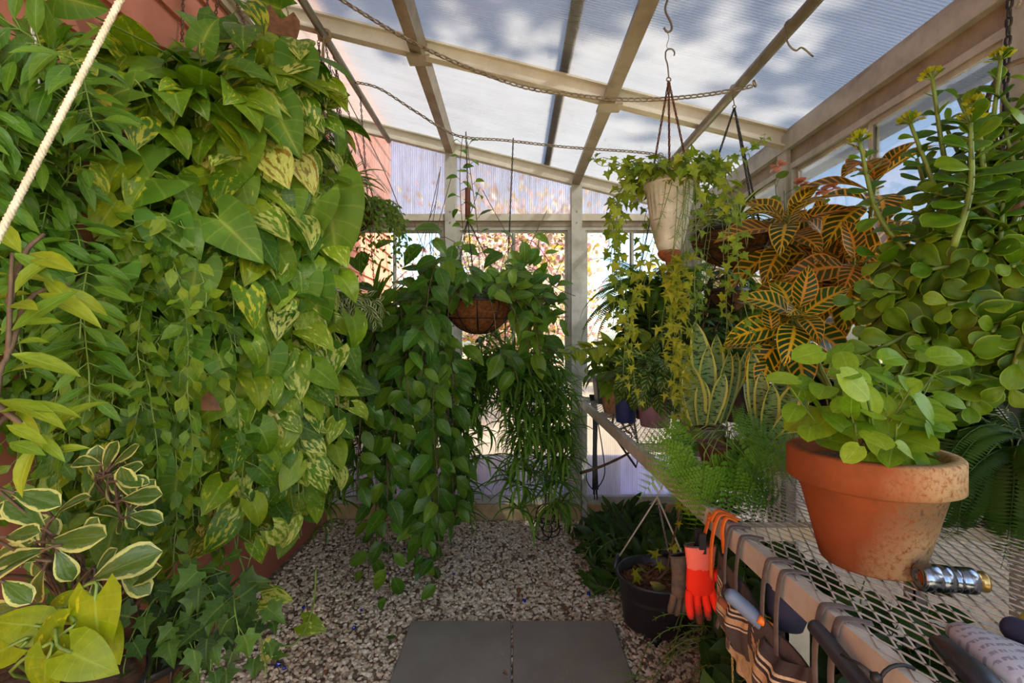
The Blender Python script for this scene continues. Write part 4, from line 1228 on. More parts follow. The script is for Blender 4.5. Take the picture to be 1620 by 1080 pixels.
# ---------------------------------------------------------------- odds and ends hanging at the back end of the bench
g = Geo()
a = at(1000, 690, 2.35)
def T3(*pts, close=False): return [a + V3(*p) for p in pts]
tube(g, T3((-.09, 0, .11), (-.10, 0, .02), (.02, 0, -.15), (.035, 0, -.08), (.0, 0, .13), (.0, 0, .06), (-.09, 0, .02)), .0055, 6)
tube(g, T3((-.07, .02, .10), (-.02, .02, .02), (.03, .02, -.02), (-.03, .02, .11)), .005, 6); tube(g, ring(a + V3(-.03, 0, 0), .028, 18, (0, 1, .3)), .004, 6, closed=True)
tag(g.build('wire_bracket', M['wire']), 'black bent wire bracket hanging under the far end of the bench', 'bracket')
g = Geo(); b = at(941, 640, 2.85)
for k in range(7):
    tube(g, smooth_path([b + V3(-.03 + .006 * k, 0, .06), b + V3(-.01 + .004 * k, 0, -.08), b + V3(.004 * k - .01, .004 * k, -.3), b + V3(.005 * k - .012, 0, -.5 - .03 * (k % 3))], 16), .0038, 5)
tube(g, smooth_path([b + V3(.01, 0, -.05), b + V3(.05, 0, -.3), b + V3(.055, 0, -.42), b + V3(0, 0, -.5), b + V3(-.045, 0, -.45), b + V3(-.05, 0, -.38)], 24), .0036, 5)
tag(g.build('cable_hank', M['rubber']), 'hank of black cables hanging in front of the back wall beside the bench', 'cable')
g = Geo(); tube(g, smooth_path([at(918, 748, 2.62), at(950, 738, 2.55), at(985, 722, 2.4), at(1000, 712, 2.36)], 12), [.009, .008, .008, .0075, .0075, .007, .007, .0065, .006, .006, .0055, .005], 8)
tag(g.build('stick', M['stem_brown']), 'bare wooden stick poking out under the far end of the bench', 'stick')
g = Geo()
for k, (x, y, r) in enumerate(((862, 812, .055), (868, 826, .06), (872, 838, .05), (858, 842, .06), (866, 818, .04))):
    c_ = at(x, y, 2.78); c_[2] = max(c_[2], .07); tube(g, ring(c_, r, 26, (U(-.5, .5), 1, U(-.3, .3))), .004, 6, closed=True)
tube(g, smooth_path([at(862, 640, 2.74), at(866, 730, 2.75), at(862, 812, 2.78)], 12), .003, 5)
tag(g.build('wire_coils', M['wire']), 'dark wire loops trailing on the gravel by the middle spider plant', 'wire')
# ---------------------------------------------------------------- leaf kinds
T_HEART = variants(leaf, 4, L=1, W=.86, prof='heart', lobe=.30, fold=.22, bend=.9, n=7, m=6, cup=.25)
T_ARROW = variants(lobed, 3, pts=ARROW_H, bend=.7, fold=.25)
T_ARROW = [(v, q, t, np.stack([np.clip(uv[:, 0], 0, 1), uv[:, 1]], -1)) for v, q, t, uv in T_ARROW]
T_SYNG = variants(leaf, 4, L=1, W=.92, prof='heart', lobe=.42, fold=.30, bend=.8, n=8, m=8, cup=.3, wave=.012)
T_LANCE = variants(leaf, 3, L=1, W=.30, prof='lance', fold=.25, bend=.7, n=6, m=4)
T_OV = variants(leaf, 3, L=1, W=.58, prof='ovate', lobe=.06, fold=.25, bend=.7, n=6, m=4)
T_RND = variants(leaf, 3, L=1, W=.82, prof='round', lobe=.10, fold=.15, bend=.5, n=7, m=6, cup=.2)
T_OBOV = variants(leaf, 3, L=1, W=.56, prof='obov', fold=.3, bend=.5, n=7, m=6, cup=.45)
T_JADE = [thick(t, .07) for t in variants(leaf, 3, L=1, W=.72, prof='obov', fold=.22, bend=.55, n=8, m=8, cup=.1)]
T_SMALL = variants(leaf, 2, L=1, W=.6, prof='ovate', fold=.2, bend=.5, n=3, m=2)
T_IVY = variants(lobed, 3, pts=IVY_H, bend=.7, fold=.12)
T_STAR = variants(lobed, 3, pts=STAR_H, bend=.7, fold=.12)
T_STRAP = [leaf(1, .085, 'strap', n=12, m=2, fold=.5, bend=b, twist=tw) for b, tw in ((1.2, .2), (1.8, -.3), (2.3, .4), (.7, 0))]
T_BLADE = [leaf(1, .09, 'strap', n=10, m=4, fold=.5, bend=b) for b in (1.0, 1.6, 2.2)]
T_CROT = [leaf(1, .46, 'lance', n=10, m=6, fold=.28, bend=b, wave=wv, twist=tw) for b, wv, tw in ((.7, .01, 0), (1.1, .015, .25), (1.5, .012, -.3))]
T_SWORD = [leaf(1, 1, 'sword', n=14, m=6, fold=.28, bend=b, twist=tw) for b, tw in ((.06, .2), (.16, -.4), (-.10, .5))]
PINNA = leaf(1, .22, 'lance', n=3, m=2, fold=.1, bend=.35)
PINNA_W = leaf(1, .34, 'lance', n=3, m=2, fold=.1, bend=.35)
T_BOSTON = [frond(44, .085, b, PINNA_W, fwd=.15, droop=d) for b, d in ((1.0, .2), (1.5, .35), (2.0, .3))]
PINNA_B = leaf(1, .62, 'lance', n=3, m=2, fold=.1, bend=.3)
SUBP = frond(12, .135, .3, PINNA_B, prof=lambda t: np.clip(1.05 - t, .12, 1) ** .6, fwd=.7, droop=.0, rach=.010, start=.03)
T_LACE = [frond(12, .50, b, SUBP, prof=lambda t: np.clip(1.08 - t, .06, 1) ** .9, fwd=.42, droop=d, rach=.005, start=.16) for b, d in ((.5, .1), (.9, .18), (1.2, .25))]
DOWN = V3(0, 0, -1)
VIEW_L = V3(.55, -.80, .30)      # from the left plants towards the aisle
VIEW_R = V3(-.55, -.80, .30)


def scatter_mound(gl, gs, c, rad, n, tpls, size, out, up=.5, pet=.06, tipw=.5, tip=(0, 0, -1), jit=.4, srange=(.7, 1.2), shell=.5, rstem=.0016):
    """blades on a dome of foliage, each on a stalk from the dome's middle"""
    c = np.array(c, float); rad = np.array(rad, float)
    d = nrm(rng.normal(0, 1, (n, 3)) + np.array(out) * .8)
    r = U(shell, 1, n) ** .6
    p = c + d * rad * r[:, None]
    tipd = nrm(np.array(tip, float) * tipw + d * .6 + U(-jit, jit, (n, 3)))
    nv = d * .6 + np.array(out) * .5 + [0, 0, up] + U(-jit, jit, (n, 3))
    put(gl, tpls, p, tipd, nv, size * U(*srange, n))
    if gs is not None and pet > 0:
        b = c + (p - c) * np.clip(1 - pet / np.maximum(np.linalg.norm(p - c, axis=1), 1e-3), .0, .9)[:, None] - [0, 0, pet * .3]
        sticks(gs, b, p, rstem)


def finish(t, gl, lm, gs=None, sm='stem', fname='foliage', sname='stems'):
    if gl is not None and gl.n: gl.build(fname, M[lm], t)
    if gs is not None and gs.n: gs.build(sname, M[sm], t)


def hero(gl, gs, tpls, rows, out, spread=.25, root=None, near=1., big=1.):
    """single large blades: (px, py of the blade's base, distance, length in px, tip direction in degrees: 0 right, 90 down)"""
    for x, y, d, L, a in rows:
        d *= near; L *= big
        p = at(x, y, d); s = L / FPX * d
        dv = V3(math.cos(math.radians(a)), U(-.35, .05), -math.sin(math.radians(a)))
        nv = np.array(out) + U(-spread, spread, 3)
        put(gl, tpls, p, dv, nv, s)
        if root is not None:
            r = np.array(root, float); m = (p + r) / 2 + U(-.03, .03, 3) + [0, 0, .04]
            tube(gs, smooth_path([r, m, p - dv * .02, p + nrm(dv) * .004], 10), .0026, 5, cap=False)


sight_box(716, 476, 812, 540, 1.5, 2.42)
sight_box(1020, 286, 1100, 402, .9, 1.41)
sight_box(1112, 362, 1216, 420, 1.45, 1.74)
sight_box(700, 880, 1110, 1085, .8, 2.15)
sight_box(1245, 765, 1525, 960, .3, .74)
# ================================================================ LEFT SIDE, the hanging wall of leaves
DL = lambda x: .97 + .80 * x / 550
def left_vines(gl, gs, n, xr, yr, Lr, tpls, size, spacing, pet, dj=.10, **kw):
    for _ in range(n):
        x = U(*xr); y = U(*yr); p = at(x, y, DL(x) + U(-dj, dj)); p[0] = max(p[0], -1.10)
        v = V3(U(-.55, .35), U(-.8, .1), U(-.1, .5))
        L = min(U(*Lr), (p[2] - kw.get('zend', .25)) * 1.05)
        if L < .1: continue
        pa = trail(p, v, L, step=.025, grav=.28, wig=.09)
        k2 = {k: v_ for k, v_ in kw.items() if k != 'zend'}
        leaves_along(gl, gs, pa, tpls, size, spacing, pet, VIEW_L, **k2)


def chain_to(t, a, b, m='chain_rust', ln=.022, n='hanger_chain'):
    g = Geo(); chain(g, [a, b], ln); g.build(n, M[m], t)

def stand(t, c, r, m='wire'):
    """three-legged wire plant stand from the floor up to c"""
    g = Geo(); c = np.array(c, float)
    tube(g, ring(c, r, 28), .004, 6, closed=True)
    for a in (.3, 2.4, 4.5):
        tube(g, [c + [math.cos(a) * r, math.sin(a) * r, 0], np.array([c[0] + math.cos(a) * r * 1.15, c[1] + math.sin(a) * r * 1.15, 0])], .0045, 6)
    g.build('stand', M[m], t)

# golden pothos, upper right of the mass
c = at(470, 250, 1.68)
t = thing('golden_pothos', 'large golden pothos whose marbled vines fall at the right edge of the left leaf wall', 'hanging plant', c, None)
pot(t, c + [0, 0, -.16], .12, .17, 'plastic_black', fill=.9)
gl, gs = Geo(), Geo()
left_vines(gl, gs, 34, (365, 490), (110, 300), (.9, 1.5), T_HEART, .098, .052, .05, zend=.50)
left_vines(gl, gs, 26, (370, 500), (300, 620), (.5, 1.1), T_HEART, .092, .046, .05, zend=.50)
left_vines(gl, gs, 12, (390, 500), (560, 760), (.25, .7), T_HEART, .080, .045, .05, zend=.44)
scatter_mound(gl, gs, at(435, 205, 1.60), (.21, .22, .17), 95, T_HEART, .12, V3(.5, -.6, .5), up=.5, pet=.12, tipw=.3)
finish(t, gl, 'pothos', gs)
for q in ((365, -20), (392, -20)): chain_to(t, c + [U(-.09, .09), .05, 0], at(q[0], q[1], 1.9))
# second pothos, middle of the mass
c = at(300, 260, 1.42)
t = thing('golden_pothos', 'green pothos filling the middle of the left leaf wall under the rusty chains', 'hanging plant', c, None)
pot(t, c + [0, .06, -.17], .12, .17, 'plastic_black', fill=.9)
gl, gs = Geo(), Geo()
left_vines(gl, gs, 26, (190, 390), (90, 330), (.5, 1.1), T_HEART, .098, .060, .055, zend=.75)
left_vines(gl, gs, 10, (200, 395), (330, 560), (.3, .8), T_HEART, .090, .060, .05, zend=.60)
left_vines(gl, gs, 10, (140, 330), (620, 800), (.2, .5), T_HEART, .085, .055, .05, zend=.40)
left_vines(gl, gs, 14, (330, 440), (560, 720), (.3, .65), T_HEART, .088, .050, .05, zend=.46)
scatter_mound(gl, gs, at(270, 185, 1.36), (.30, .20, .15), 95, T_HEART, .115, V3(.4, -.6, .6), up=.5, pet=.12, tipw=.25)
finish(t, gl, 'pothos_dark', gs)
for q in ((300, -10), (338, -10), (355, -10)): chain_to(t, c + [U(-.08, .08), .05, .0], at(q[0] - 10, q[1], 1.75))
# arrowhead vine: big matt leaves in front
c = at(330, 420, 1.5)
t = thing('arrowhead_vine', 'arrowhead vine with big matt green leaves in the middle of the leaf wall', 'hanging plant', c)
pot(t, c + [0, 0, -.10], .09, .13, 'plastic_black', fill=.9)
gl, gs = Geo(), Geo()
hero(gl, gs, T_SYNG, [(240, 280, 1.27, 105, 150), (345, 345, 1.32, 85, 40), (310, 425, 1.3, 72, 95), (262, 350, 1.25, 75, 70), (240, 385, 1.24, 60, 120), (518, 305, 1.66, 108, 78), (500, 315, 1.6, 72, 110),
     (455, 300, 1.55, 60, 80), (300, 535, 1.32, 62, 100), (275, 690, 1.27, 50, 90), (255, 665, 1.25, 45, 120), (430, 165, 1.52, 80, 60), (385, 225, 1.45, 70, 100), (470, 95, 1.62, 65, 90), (495, 455, 1.58, 70, 85),
     (480, 445, 1.56, 60, 100), (180, 430, 1.15, 70, 100), (200, 480, 1.2, 60, 60), (260, 560, 1.26, 50, 110), (345, 560, 1.36, 50, 60), (425, 560, 1.45, 55, 90), (285, 740, 1.24, 60, 100), (210, 140, 1.25, 70, 170),
     (180, 190, 1.2, 65, 160), (320, 70, 1.42, 45, 300)], V3(.35, -.85, .35), root=c, near=.90, big=1.15)
hero(gl, gs, T_SYNG, [(90, -8, 1.0, 70, 20), (445, 15, 1.66, 55, 190), (450, 95, 1.66, 45, 10), (505, 140, 1.72, 50, 20), (468, 150, 1.66, 60, 300)], V3(.2, -.7, -.5), root=at(470, 230, 1.66))
finish(t, gl, 'syng', gs)
g = Geo(); hero(g, None, T_HEART, [(445, 30, 1.64, 66, 88)], V3(.6, -.8, 0)); g.build('withered_leaf', M['dead'], t); g = Geo(); hero(g, None, T_HEART, [(478, 240, 1.5, 36, 70)], V3(.2, -.9, .2)); g.build('withered_leaf', M['dead_orange'], t)
g = Geo(); hero(g, None, T_HEART, [(318, 632, 1.2, 36, 20)], V3(.2, -.9, .2)); g.build('withered_leaf', M['dead'], t)
# narrow-leaved plant, near left
c = at(70, 330, 1.03)
t = thing('narrow_leaf_shrub', 'narrow-leaved green plant hanging on a zinc chain at the far left edge', 'hanging plant', c)
pot(t, c + [-.03, .08, -.14], .09, .14, 'terra_brown', fill=.9)
gl, gs = Geo(), Geo()
for _ in range(64):
    x, y = U(-60, 140), U(90, 480); p = at(x, y, U(.92, 1.10))
    pa = trail(p, V3(U(-.6, .9), U(-.9, 0), U(-.2, .5)), U(.16, .34), step=.02, grav=.14, wig=.08)
    leaves_along(gl, gs, pa, T_LANCE, .072, .030, .012, VIEW_L, opp=True, tipw=.35, spread=1.1, rstem=.0015)
finish(t, gl, 'lance', gs, 'stem')
chain_to(t, at(62, 190, .96), at(44, -60, .95), 'chain_bright', .024)
# nearer light twig
b0 = at(8, 600, .66)
t = thing('light_twig_plant', 'brown-stemmed twig with pale narrow leaves closest to the left frame edge', 'plant', V3(-.72, .56, 0))
pot(t, V3(-.72, .56, 0), .09, .14, 'terra_brown', fill=.9)
gl, gs = Geo(), Geo()
for pts, n in (([V3(-.72, .56, .10), at(-40, 1000, .62), at(-5, 620, .64), at(12, 560, .66), at(16, 470, .67), at(20, 400, .68)], 24), ([at(-5, 640, .64), at(60, 690, .66), at(100, 715, .68)], 12), ([at(12, 560, .66), at(50, 470, .7), at(110, 450, .74)], 12), ([at(14, 480, .67), at(40, 400, .7), at(70, 370, .72)], 12), ([at(-30, 700, .64), at(20, 650, .66), at(50, 640, .67)], 10)):
    pa = smooth_path(pts, n); tube(gs, pa, np.linspace(.0045, .0025, n), 6)
    leaves_along(gl, None, pa[n // 3:], T_LANCE, .078, .030, .006, V3(.2, -.7, .5), opp=True, tipw=.15, spread=1.3)
hero(gl, gs, T_LANCE, [(40, 512, .66, 70, -10), (25, 545, .65, 60, -20), (15, 700, .62, 75, 5), (10, 672, .62, 70, 20), (60, 690, .66, 60, 30), (85, 715, .68, 50, -20), (70, 440, .72, 80, 30), (20, 400, .68, 70, 25)], V3(.1, -.7, .7))
finish(t, gl, 'lance_light', gs, 'stem_brown')
# small-leaved filler behind
c = at(130, 600, 1.22)
t = thing('small_leaf_creeper', 'small-leaved creeper tangled over the siding between the left plants', 'plant', c)
pot(t, c + [.05, .05, .02], .08, .12, 'terra_brown', fill=.9)
gl, gs = Geo(), Geo()
for _ in range(125):
    x, y = U(-40, 300), U(360, 820); p = at(x, y, U(1.08, 1.26)); p[0] = max(p[0], -1.1)
    pa = trail(p, V3(U(-.6, .6), U(-.6, .3), U(-.3, .5)), U(.15, .42), step=.02, grav=.2, wig=.14)
    leaves_along(gl, gs, pa, T_SMALL, .038, .022, .012, VIEW_L, rstem=.0012, jit=.6)
finish(t, gl, 'filler', gs)
# variegated rubber-leaf plant
c = at(90, 1000, .86)
t = thing('variegated_plant', 'bushy plant with round cream-edged leaves low at the left edge', 'plant', c)
pot(t, c + [0, .05, -.12], .09, .13, 'terra_brown', fill=.9); stand(t, c + [0, .05, -.12], .075)
gl, gs = Geo(), Geo()
rt = c + V3(0, .03, 0); rt2 = at(180, 800, 1.02)
hero(gl, gs, T_OBOV, [(165, 745, .98, 50, -75), (175, 750, .97, 52, -20), (165, 755, .98, 50, 25), (185, 755, .96, 50, 0), (160, 735, .98, 45, 200), (180, 735, .97, 48, -45), (190, 760, .95, 42, -5), (195, 790, .95, 60, -15), (205, 815, .94, 50, 0)], V3(.1, -.6, .75), .3, root=rt2)
hero(gl, gs, T_OBOV, [(75, 858, .80, 92, -12), (150, 915, .82, 96, -28), (70, 870, .78, 95, 165), (60, 885, .78, 90, 190), (85, 820, .82, 60, -50), (70, 835, .82, 70, -130), (60, 812, .84, 62, 200), (90, 870, .80, 56, 60), (70, 900, .8, 60, 110),
     (190, 900, .86, 62, 35), (200, 930, .86, 60, -40), (20, 780, .8, 70, 10),
     (130, 860, .84, 50, -60), (10, 850, .76, 60, -20), (5, 920, .76, 60, 20), (30, 960, .76, 70, 170)], V3(.1, -.6, .75), .3, root=rt)
for x, y in ((168, 750), (75, 860), (150, 920), (200, 800)): hero(gl, gs, T_OBOV, [(x + U(-20, 20), y + U(-10, 20), .86 + .001 * (900 - y), U(38, 60), U(0, 360)) for _ in range(5)], V3(.2, -.6, .7), .5, root=(rt2 if y < 820 else rt))
finish(t, gl, 'peper', gs, 'stem_brown')
# chartreuse heart leaves in a coir basket, bottom left
c = at(60, 1075, .74)
t = thing('heart_leaf_plant', 'yellow-green heart-leaved plant in a coir basket in the bottom left corner', 'hanging plant', c + [0, 0, -.09])
basket(t, c + [0, 0, -.03], .135, .10, 'coir_dark', 'wire'); stand(t, c + [0, 0, -.11], .09)
gl, gs = Geo(), Geo()
hero(gl, gs, T_HEART, [(150, 945, .70, 100, 75), (100, 1000, .68, 90, 140), (110, 1030, .66, 85, 20), (75, 1040, .66, 80, 100), (60, 990, .70, 70, 200), (20, 1020, .68, 70, 160), (165, 1000, .72, 60, 60), (120, 960, .74, 60, 190)], V3(.1, -.8, .45), .2, root=c)
finish(t, gl, 'chart', gs)
# ivy trailing at the foot of the wall
c = at(300, 1010, 1.02)
t = thing('english_ivy', 'dark green ivy trailing over a coir basket at the bottom left', 'plant', c + [0, 0, -.1])
basket(t, at(215, 1035, .98), .115, .10, 'coir_dark', 'wire'); stand(t, at(215, 1035, .98) - [0, 0, .08], .08)
gl, gs = Geo(), Geo()
for _ in range(30):
    p = at(U(205, 385), U(900, 1040), U(.92, 1.12)); pa = trail(p, V3(U(-.5, .7), U(-.8, .3), U(0, .4)), U(.12, .3), step=.02, grav=.2, wig=.14)
    leaves_along(gl, gs, pa, T_IVY, .042, .028, .02, V3(.2, -.7, .6), rstem=.0012, jit=.5)
finish(t, gl, 'ivy', gs)
# thin bare vines crossing the wall
t = thing('climbing_stem', 'long bare brown vine stem crossing the leaf wall down to the right', 'vine', at(300, 905, 1.3))
g = Geo(); tube(g, smooth_path([at(195, 430, 1.14), at(192, 500, 1.15), at(225, 600, 1.16), at(237, 690, 1.16), at(258, 790, 1.18), at(280, 860, 1.22), at(302, 908, 1.26), V3(-.92, 1.40, .30), V3(-.95, 1.45, .01)], 30), .0035, 6); g.build('stems', M['stem_brown'], t)
gl, gs = Geo(), Geo()
for pts in ([at(370, 420, 1.38), at(372, 520, 1.38), at(350, 560, 1.38), at(310, 550, 1.34), at(270, 530, 1.3)], [at(420, 720, 1.42), at(372, 830, 1.36), at(385, 900, 1.34), at(400, 950, 1.32), at(430, 945, 1.32)], [at(500, 900, 1.6), at(495, 960, 1.58), at(470, 1015, 1.55), at(430, 1022, 1.5)], [at(300, 480, 1.3), at(320, 560, 1.3), at(330, 650, 1.3), at(345, 700, 1.3)]):
    pa = smooth_path(pts, 20); tube(gs, pa, .0032, 5)
hero(gl, gs, T_HEART, [(480, 985, 1.58, 40, 10), (430, 1020, 1.5, 36, 120), (415, 945, 1.32, 52, -8), (552, 610, 1.72, 48, 5), (540, 625, 1.7, 36, -30)], V3(.3, -.7, .5))
finish(t, gl, 'pothos', gs, sname='tendrils')

# ================================================================ BACK, LEFT AND MIDDLE
def rosette(gl, c, n, L, tpls, up=(.2, .9), lr=(.6, 1.1), w=1.):
    a = U(0, 6.28, n); e = U(*up, n)
    d = np.stack([np.cos(a) * np.cos(e), np.sin(a) * np.cos(e), np.sin(e)], -1)
    s = L * U(*lr, n)
    put(gl, tpls, np.repeat([c], n, 0) + d * .006, d, [0, 0, 1], np.stack([s * w, s, s * w], -1))

def spider_plant(name, label, c, n0, L0, ns, zlow, spread, lm='spider', size=.17, hang=None, potm='plastic_black', density=.07, zhi=0.):
    t = thing(name, label, 'hanging plant', c)
    pot(t, np.array(c) + [0, 0, -.13], .10, .13, potm, fill=.92)
    gl, gs = Geo(), Geo()
    rosette(gl, np.array(c), n0, L0, T_STRAP, (.1, 1.3), w=.75)
    for _ in range(ns):
        a = U(0, 6.28); r = U(.03, spread)
        tgt = U(zlow, c[2] - .1)
        pa = trail(np.array(c) + [math.cos(a) * .05, math.sin(a) * .05, .02], V3(math.cos(a) * r * 4, math.sin(a) * r * 3, .7), max(.2, (c[2] - tgt) + r * 1.2 + .1), step=.03, grav=.30, wig=.06, zmin=.05)
        tube(gs, pa[::2], .0014, 4, cap=False)
        k = len(pa) // 3
        for j in range(k, len(pa), max(1, int(density / .03))):
            rosette(gl, pa[j], rng.integers(8, 14), size, T_STRAP, (-.4, 1.0), w=1.)
    for ch in (hang or []):
        g = Geo(); chain(g, [np.array(c) + [U(-.09, .09), 0, 0], ch], .02); g.build('hanger_chain', M['chain_black'], t)
    finish(t, gl, lm, gs, fname='blades', sname='runners')
    return t
c = at(812, 600, 2.66)
spider_plant('spider_plant', 'spider plant cascading almost to the gravel in front of the middle of the back wall', c, 130, .42, 44, .12, .13, size=.20, density=.12, hang=[V3(c[0], c[1], roofz(c[0]))])
c = at(586, 520, 2.55)
spider_plant('spider_plant', 'tall spider plant cascading to the floor behind the right edge of the pothos', c, 130, .40, 42, .08, .15, size=.19, density=.12, hang=[V3(-.80, 2.55, roofz(-.8) - .03)])

def wall_basket(name, label, c, R, H, liner, lm, tp, size, n, hang, trailn=0, tl=(.1, .3)):
    t = thing(name, label, 'hanging plant', np.array(c) - [0, 0, H])
    basket(t, c, R, H, liner, 'wire', hang=hang, chainm='chain_rust', ln=.018)
    gl, gs = Geo(), Geo()
    for _ in range(n):
        a = U(0, 6.28); p = np.array(c) + [math.cos(a) * R * .7, math.sin(a) * R * .7, .01]
        pa = trail(p, V3(math.cos(a), math.sin(a), U(.3, 1.3)), U(.12, .24), step=.015, grav=.16, wig=.05)
        leaves_along(gl, gs, pa, tp, size, .011, .003, V3(.3, -.8, .4), rstem=.0012, spread=1.1)
    for _ in range(trailn):
        a = U(-1.8, .5); p = np.array(c) + [math.cos(a) * R, math.sin(a) * R, .01]
        pa = trail(p, V3(math.cos(a) * .6, math.sin(a) * .6, .4), U(*tl), step=.02, grav=.3, wig=.12)
        leaves_along(gl, gs, pa, tp, size * 1.1, .02, .01, V3(.3, -.8, .4), rstem=.001)
    finish(t, gl, lm, gs)
    return t
wall_basket('fern_basket', 'small coir basket with a tiny-leaved trailing fern beside the upper back corner', at(562, 330, 2.2), .10, .10, 'coir_dark', 'filler', T_SMALL, .022, 46, (-.80, 2.2, roofz(-.8) - .01), 26, (.2, .55))
t = wall_basket('cactus_pot', 'brown clay pot with wiry green growth half hidden behind the pothos edge', at(528, 490, 1.98), .075, .10, 'coir_dark', 'spider_var', T_LANCE, .05, 26, (-.80, 2.0, roofz(-.8) - .01), 0)
# striped spider plant high behind the pothos
c = at(560, 300, 2.05); c[0] = -.72
t = thing('striped_spider_plant', 'pale striped spider plant sticking out above the small coir basket', 'plant', c + [0, 0, -.1]); pot(t, c + [0, 0, -.10], .07, .10, 'plastic_black'); chain_to(t, c + [.05, 0, 0], V3(-.80, 2.06, roofz(-.8) - .03), 'chain_black', .02)
gl = Geo(); rosette(gl, c + [0, 0, .0], 60, .24, T_STRAP, (.1, 1.3)); finish(t, gl, 'spider_var', None, fname='blades')

# middle coir basket with the waxy vine
c = at(757, 478, 2.40)
t = thing('vine_basket', 'round coir basket of waxy vines hanging in the middle of the greenhouse', 'hanging plant', c - [0, 0, .16])
basket(t, c, .170, .155, 'coir', 'wire', ribs=10)
top = at(737, 205, 2.42)
sp_ = at(740, 318, 2.40)
for a in (.5, 2.6, 4.7):
    g = Geo(); chain(g, [c + [math.cos(a) * .168, math.sin(a) * .168, .006], sp_ + [0, 0, -.09]], .018); g.build('hanger_chain', M['chain_black'], t)
g = Geo(); lathe(g, [(0, -.075), (.0135, -.075), (.0135, .07), (0, .072)], sp_ + [0, 0, -.005], 16); tube(g, [sp_ + [0, 0, -.075], sp_ + [0, 0, -.1]], .003, 6); g.build('spring_tube', M['brown_tube'], t)
g = Geo(); chain(g, [sp_ + [0, 0, .068], top + [0, 0, -.01]], .018); g.build('hanger_chain', M['chain_black'], t)
gl, gs = Geo(), Geo()
for _ in range(85):
    a = U(0, 6.28); p = c + [math.cos(a) * .11, math.sin(a) * .11, .0]
    pa = trail(p, V3(math.cos(a) * 1.0 + U(-.2, .2), math.sin(a) * .8, U(.5, 1.5)), U(.2, .48), step=.022, grav=.13, wig=.07)
    leaves_along(gl, gs, pa, T_OV, .092, .055, .025, V3(.1, -.8, .5), tipw=.35, spread=.9)
def mid_vines(n, xr, yr, dr, Lr, v, size=.10, sp=.055):
    for _ in range(n):
        p = at(U(*xr), U(*yr), U(*dr)); L = min(U(*Lr), p[2] * 1.02)
        pa = trail(p, V3(*v) + U(-.4, .4, 3), L, step=.025, grav=.24, wig=.10)
        leaves_along(gl, gs, pa, T_OV, size, sp, .025, V3(.1, -.85, .35), tipw=.7, spread=.8)
mid_vines(26, (590, 720), (400, 560), (2.15, 2.4), (.3, .8), (-.3, -.2, .2))
mid_vines(15, (628, 695), (470, 640), (2.1, 2.35), (.5, 1.2), (-.1, -.2, 0), .105)
mid_vines(5, (635, 670), (640, 740), (2.2, 2.3), (.6, .9), (0, -.2, 0), .10)
mid_vines(6, (680, 725), (520, 600), (2.25, 2.4), (.2, .4), (.1, -.3, 0), .11)
mid_vines(8, (740, 860), (500, 570), (2.2, 2.45), (.12, .28), (.5, -.3, .1), .105)
for pts in ([c + [.12, -.03, .03], at(830, 420, 2.35), at(880, 455, 2.32), at(915, 470, 2.3)], [c + [.15, -.04, .0], at(820, 465, 2.3), at(860, 500, 2.26), at(905, 500, 2.22)], [c + [.14, -.05, 0], at(830, 500, 2.28), at(845, 560, 2.25), at(838, 600, 2.25)],
            [c + [.1, -.02, .02], at(800, 400, 2.36), at(840, 380, 2.36), at(880, 430, 2.33)], [c + [0, 0, .02], at(742, 420, 2.4), at(730, 340, 2.41), at(728, 260, 2.42), at(733, 205, 2.42)], [c + [0, 0, .02], at(758, 400, 2.4), at(752, 330, 2.4), at(744, 270, 2.41), at(738, 215, 2.42)]):
    pa = smooth_path(pts, 24); vert = pa[-1][2] > c[2] + .4
    leaves_along(gl, gs, pa, T_OV, .055 if vert else .10, .045, .02, V3(.1, -.85, .35), tipw=.3 if vert else .6, skip=.2 if vert else .05, spread=.9)
for _ in range(14):
    p = at(U(640, 860), U(400, 470), 2.4); q = p + V3(U(-.15, .15), U(-.05, .05), U(.2, .5)); tube(gs, smooth_path([c + (p - c) * .3, p, q], 8), .0018, 4)
finish(t, gl, 'hoya', gs, 'stem_brown')

# ================================================================ RIGHT SIDE
# white metal cone pot with ivy
c = at(1059, 292, 1.40)
t = thing('white_hanging_pot', 'white ribbed metal cone pot of ivy hanging on three rusty chains', 'hanging plant', c - [0, 0, .25])
g = Geo(); H = .205; seg = 96
prof = [(.018, -H), (.026, -H + .004), (.038, -H + .03), (.0515, -H + .085), (.0535, -H + .088), (.0535, -H + .094), (.0525, -H + .097), (.066, -.012), (.0735, -.010), (.0755, -.005), (.0745, 0), (.068, .001), (.062, -.02)]
prof = np.array(prof); n_ = len(prof); a = np.arange(seg) / seg * 2 * PI
R = np.repeat(prof[:, :1], seg, 1); fl = (prof[:, 1] > -H + .095) & (prof[:, 1] < -.011)
# flutes on the upper drum
zs = np.linspace(-H + .1, -.014, 6); ins_r = np.interp(zs, [-H + .1, -.014], [.0528, .0655])
rows = [(r, z, 0) for r, z in prof[:7]] + [(r, z, 1 if 0 < i < 5 else 0) for i, (r, z) in enumerate(zip(ins_r, zs))] + [(r, z, 0) for r, z in prof[8:]]
v = []; 
for r, z, f in rows: v.append(np.stack([(r + f * .0016 * np.sign(np.sin(a * 24)) * np.abs(np.sin(a * 24)) ** .3) * np.cos(a), (r + f * .0016 * np.sign(np.sin(a * 24)) * np.abs(np.sin(a * 24)) ** .3) * np.sin(a), np.full(seg, z)], -1))
v = np.concatenate(v) + c; k = len(rows)
g.add(v, [(i * seg + j, i * seg + (j + 1) % seg, (i + 1) * seg + (j + 1) % seg, (i + 1) * seg + j) for i in range(k - 1) for j in range(seg)]); g.build('cone', M['whitepot'], t)
g = Geo()
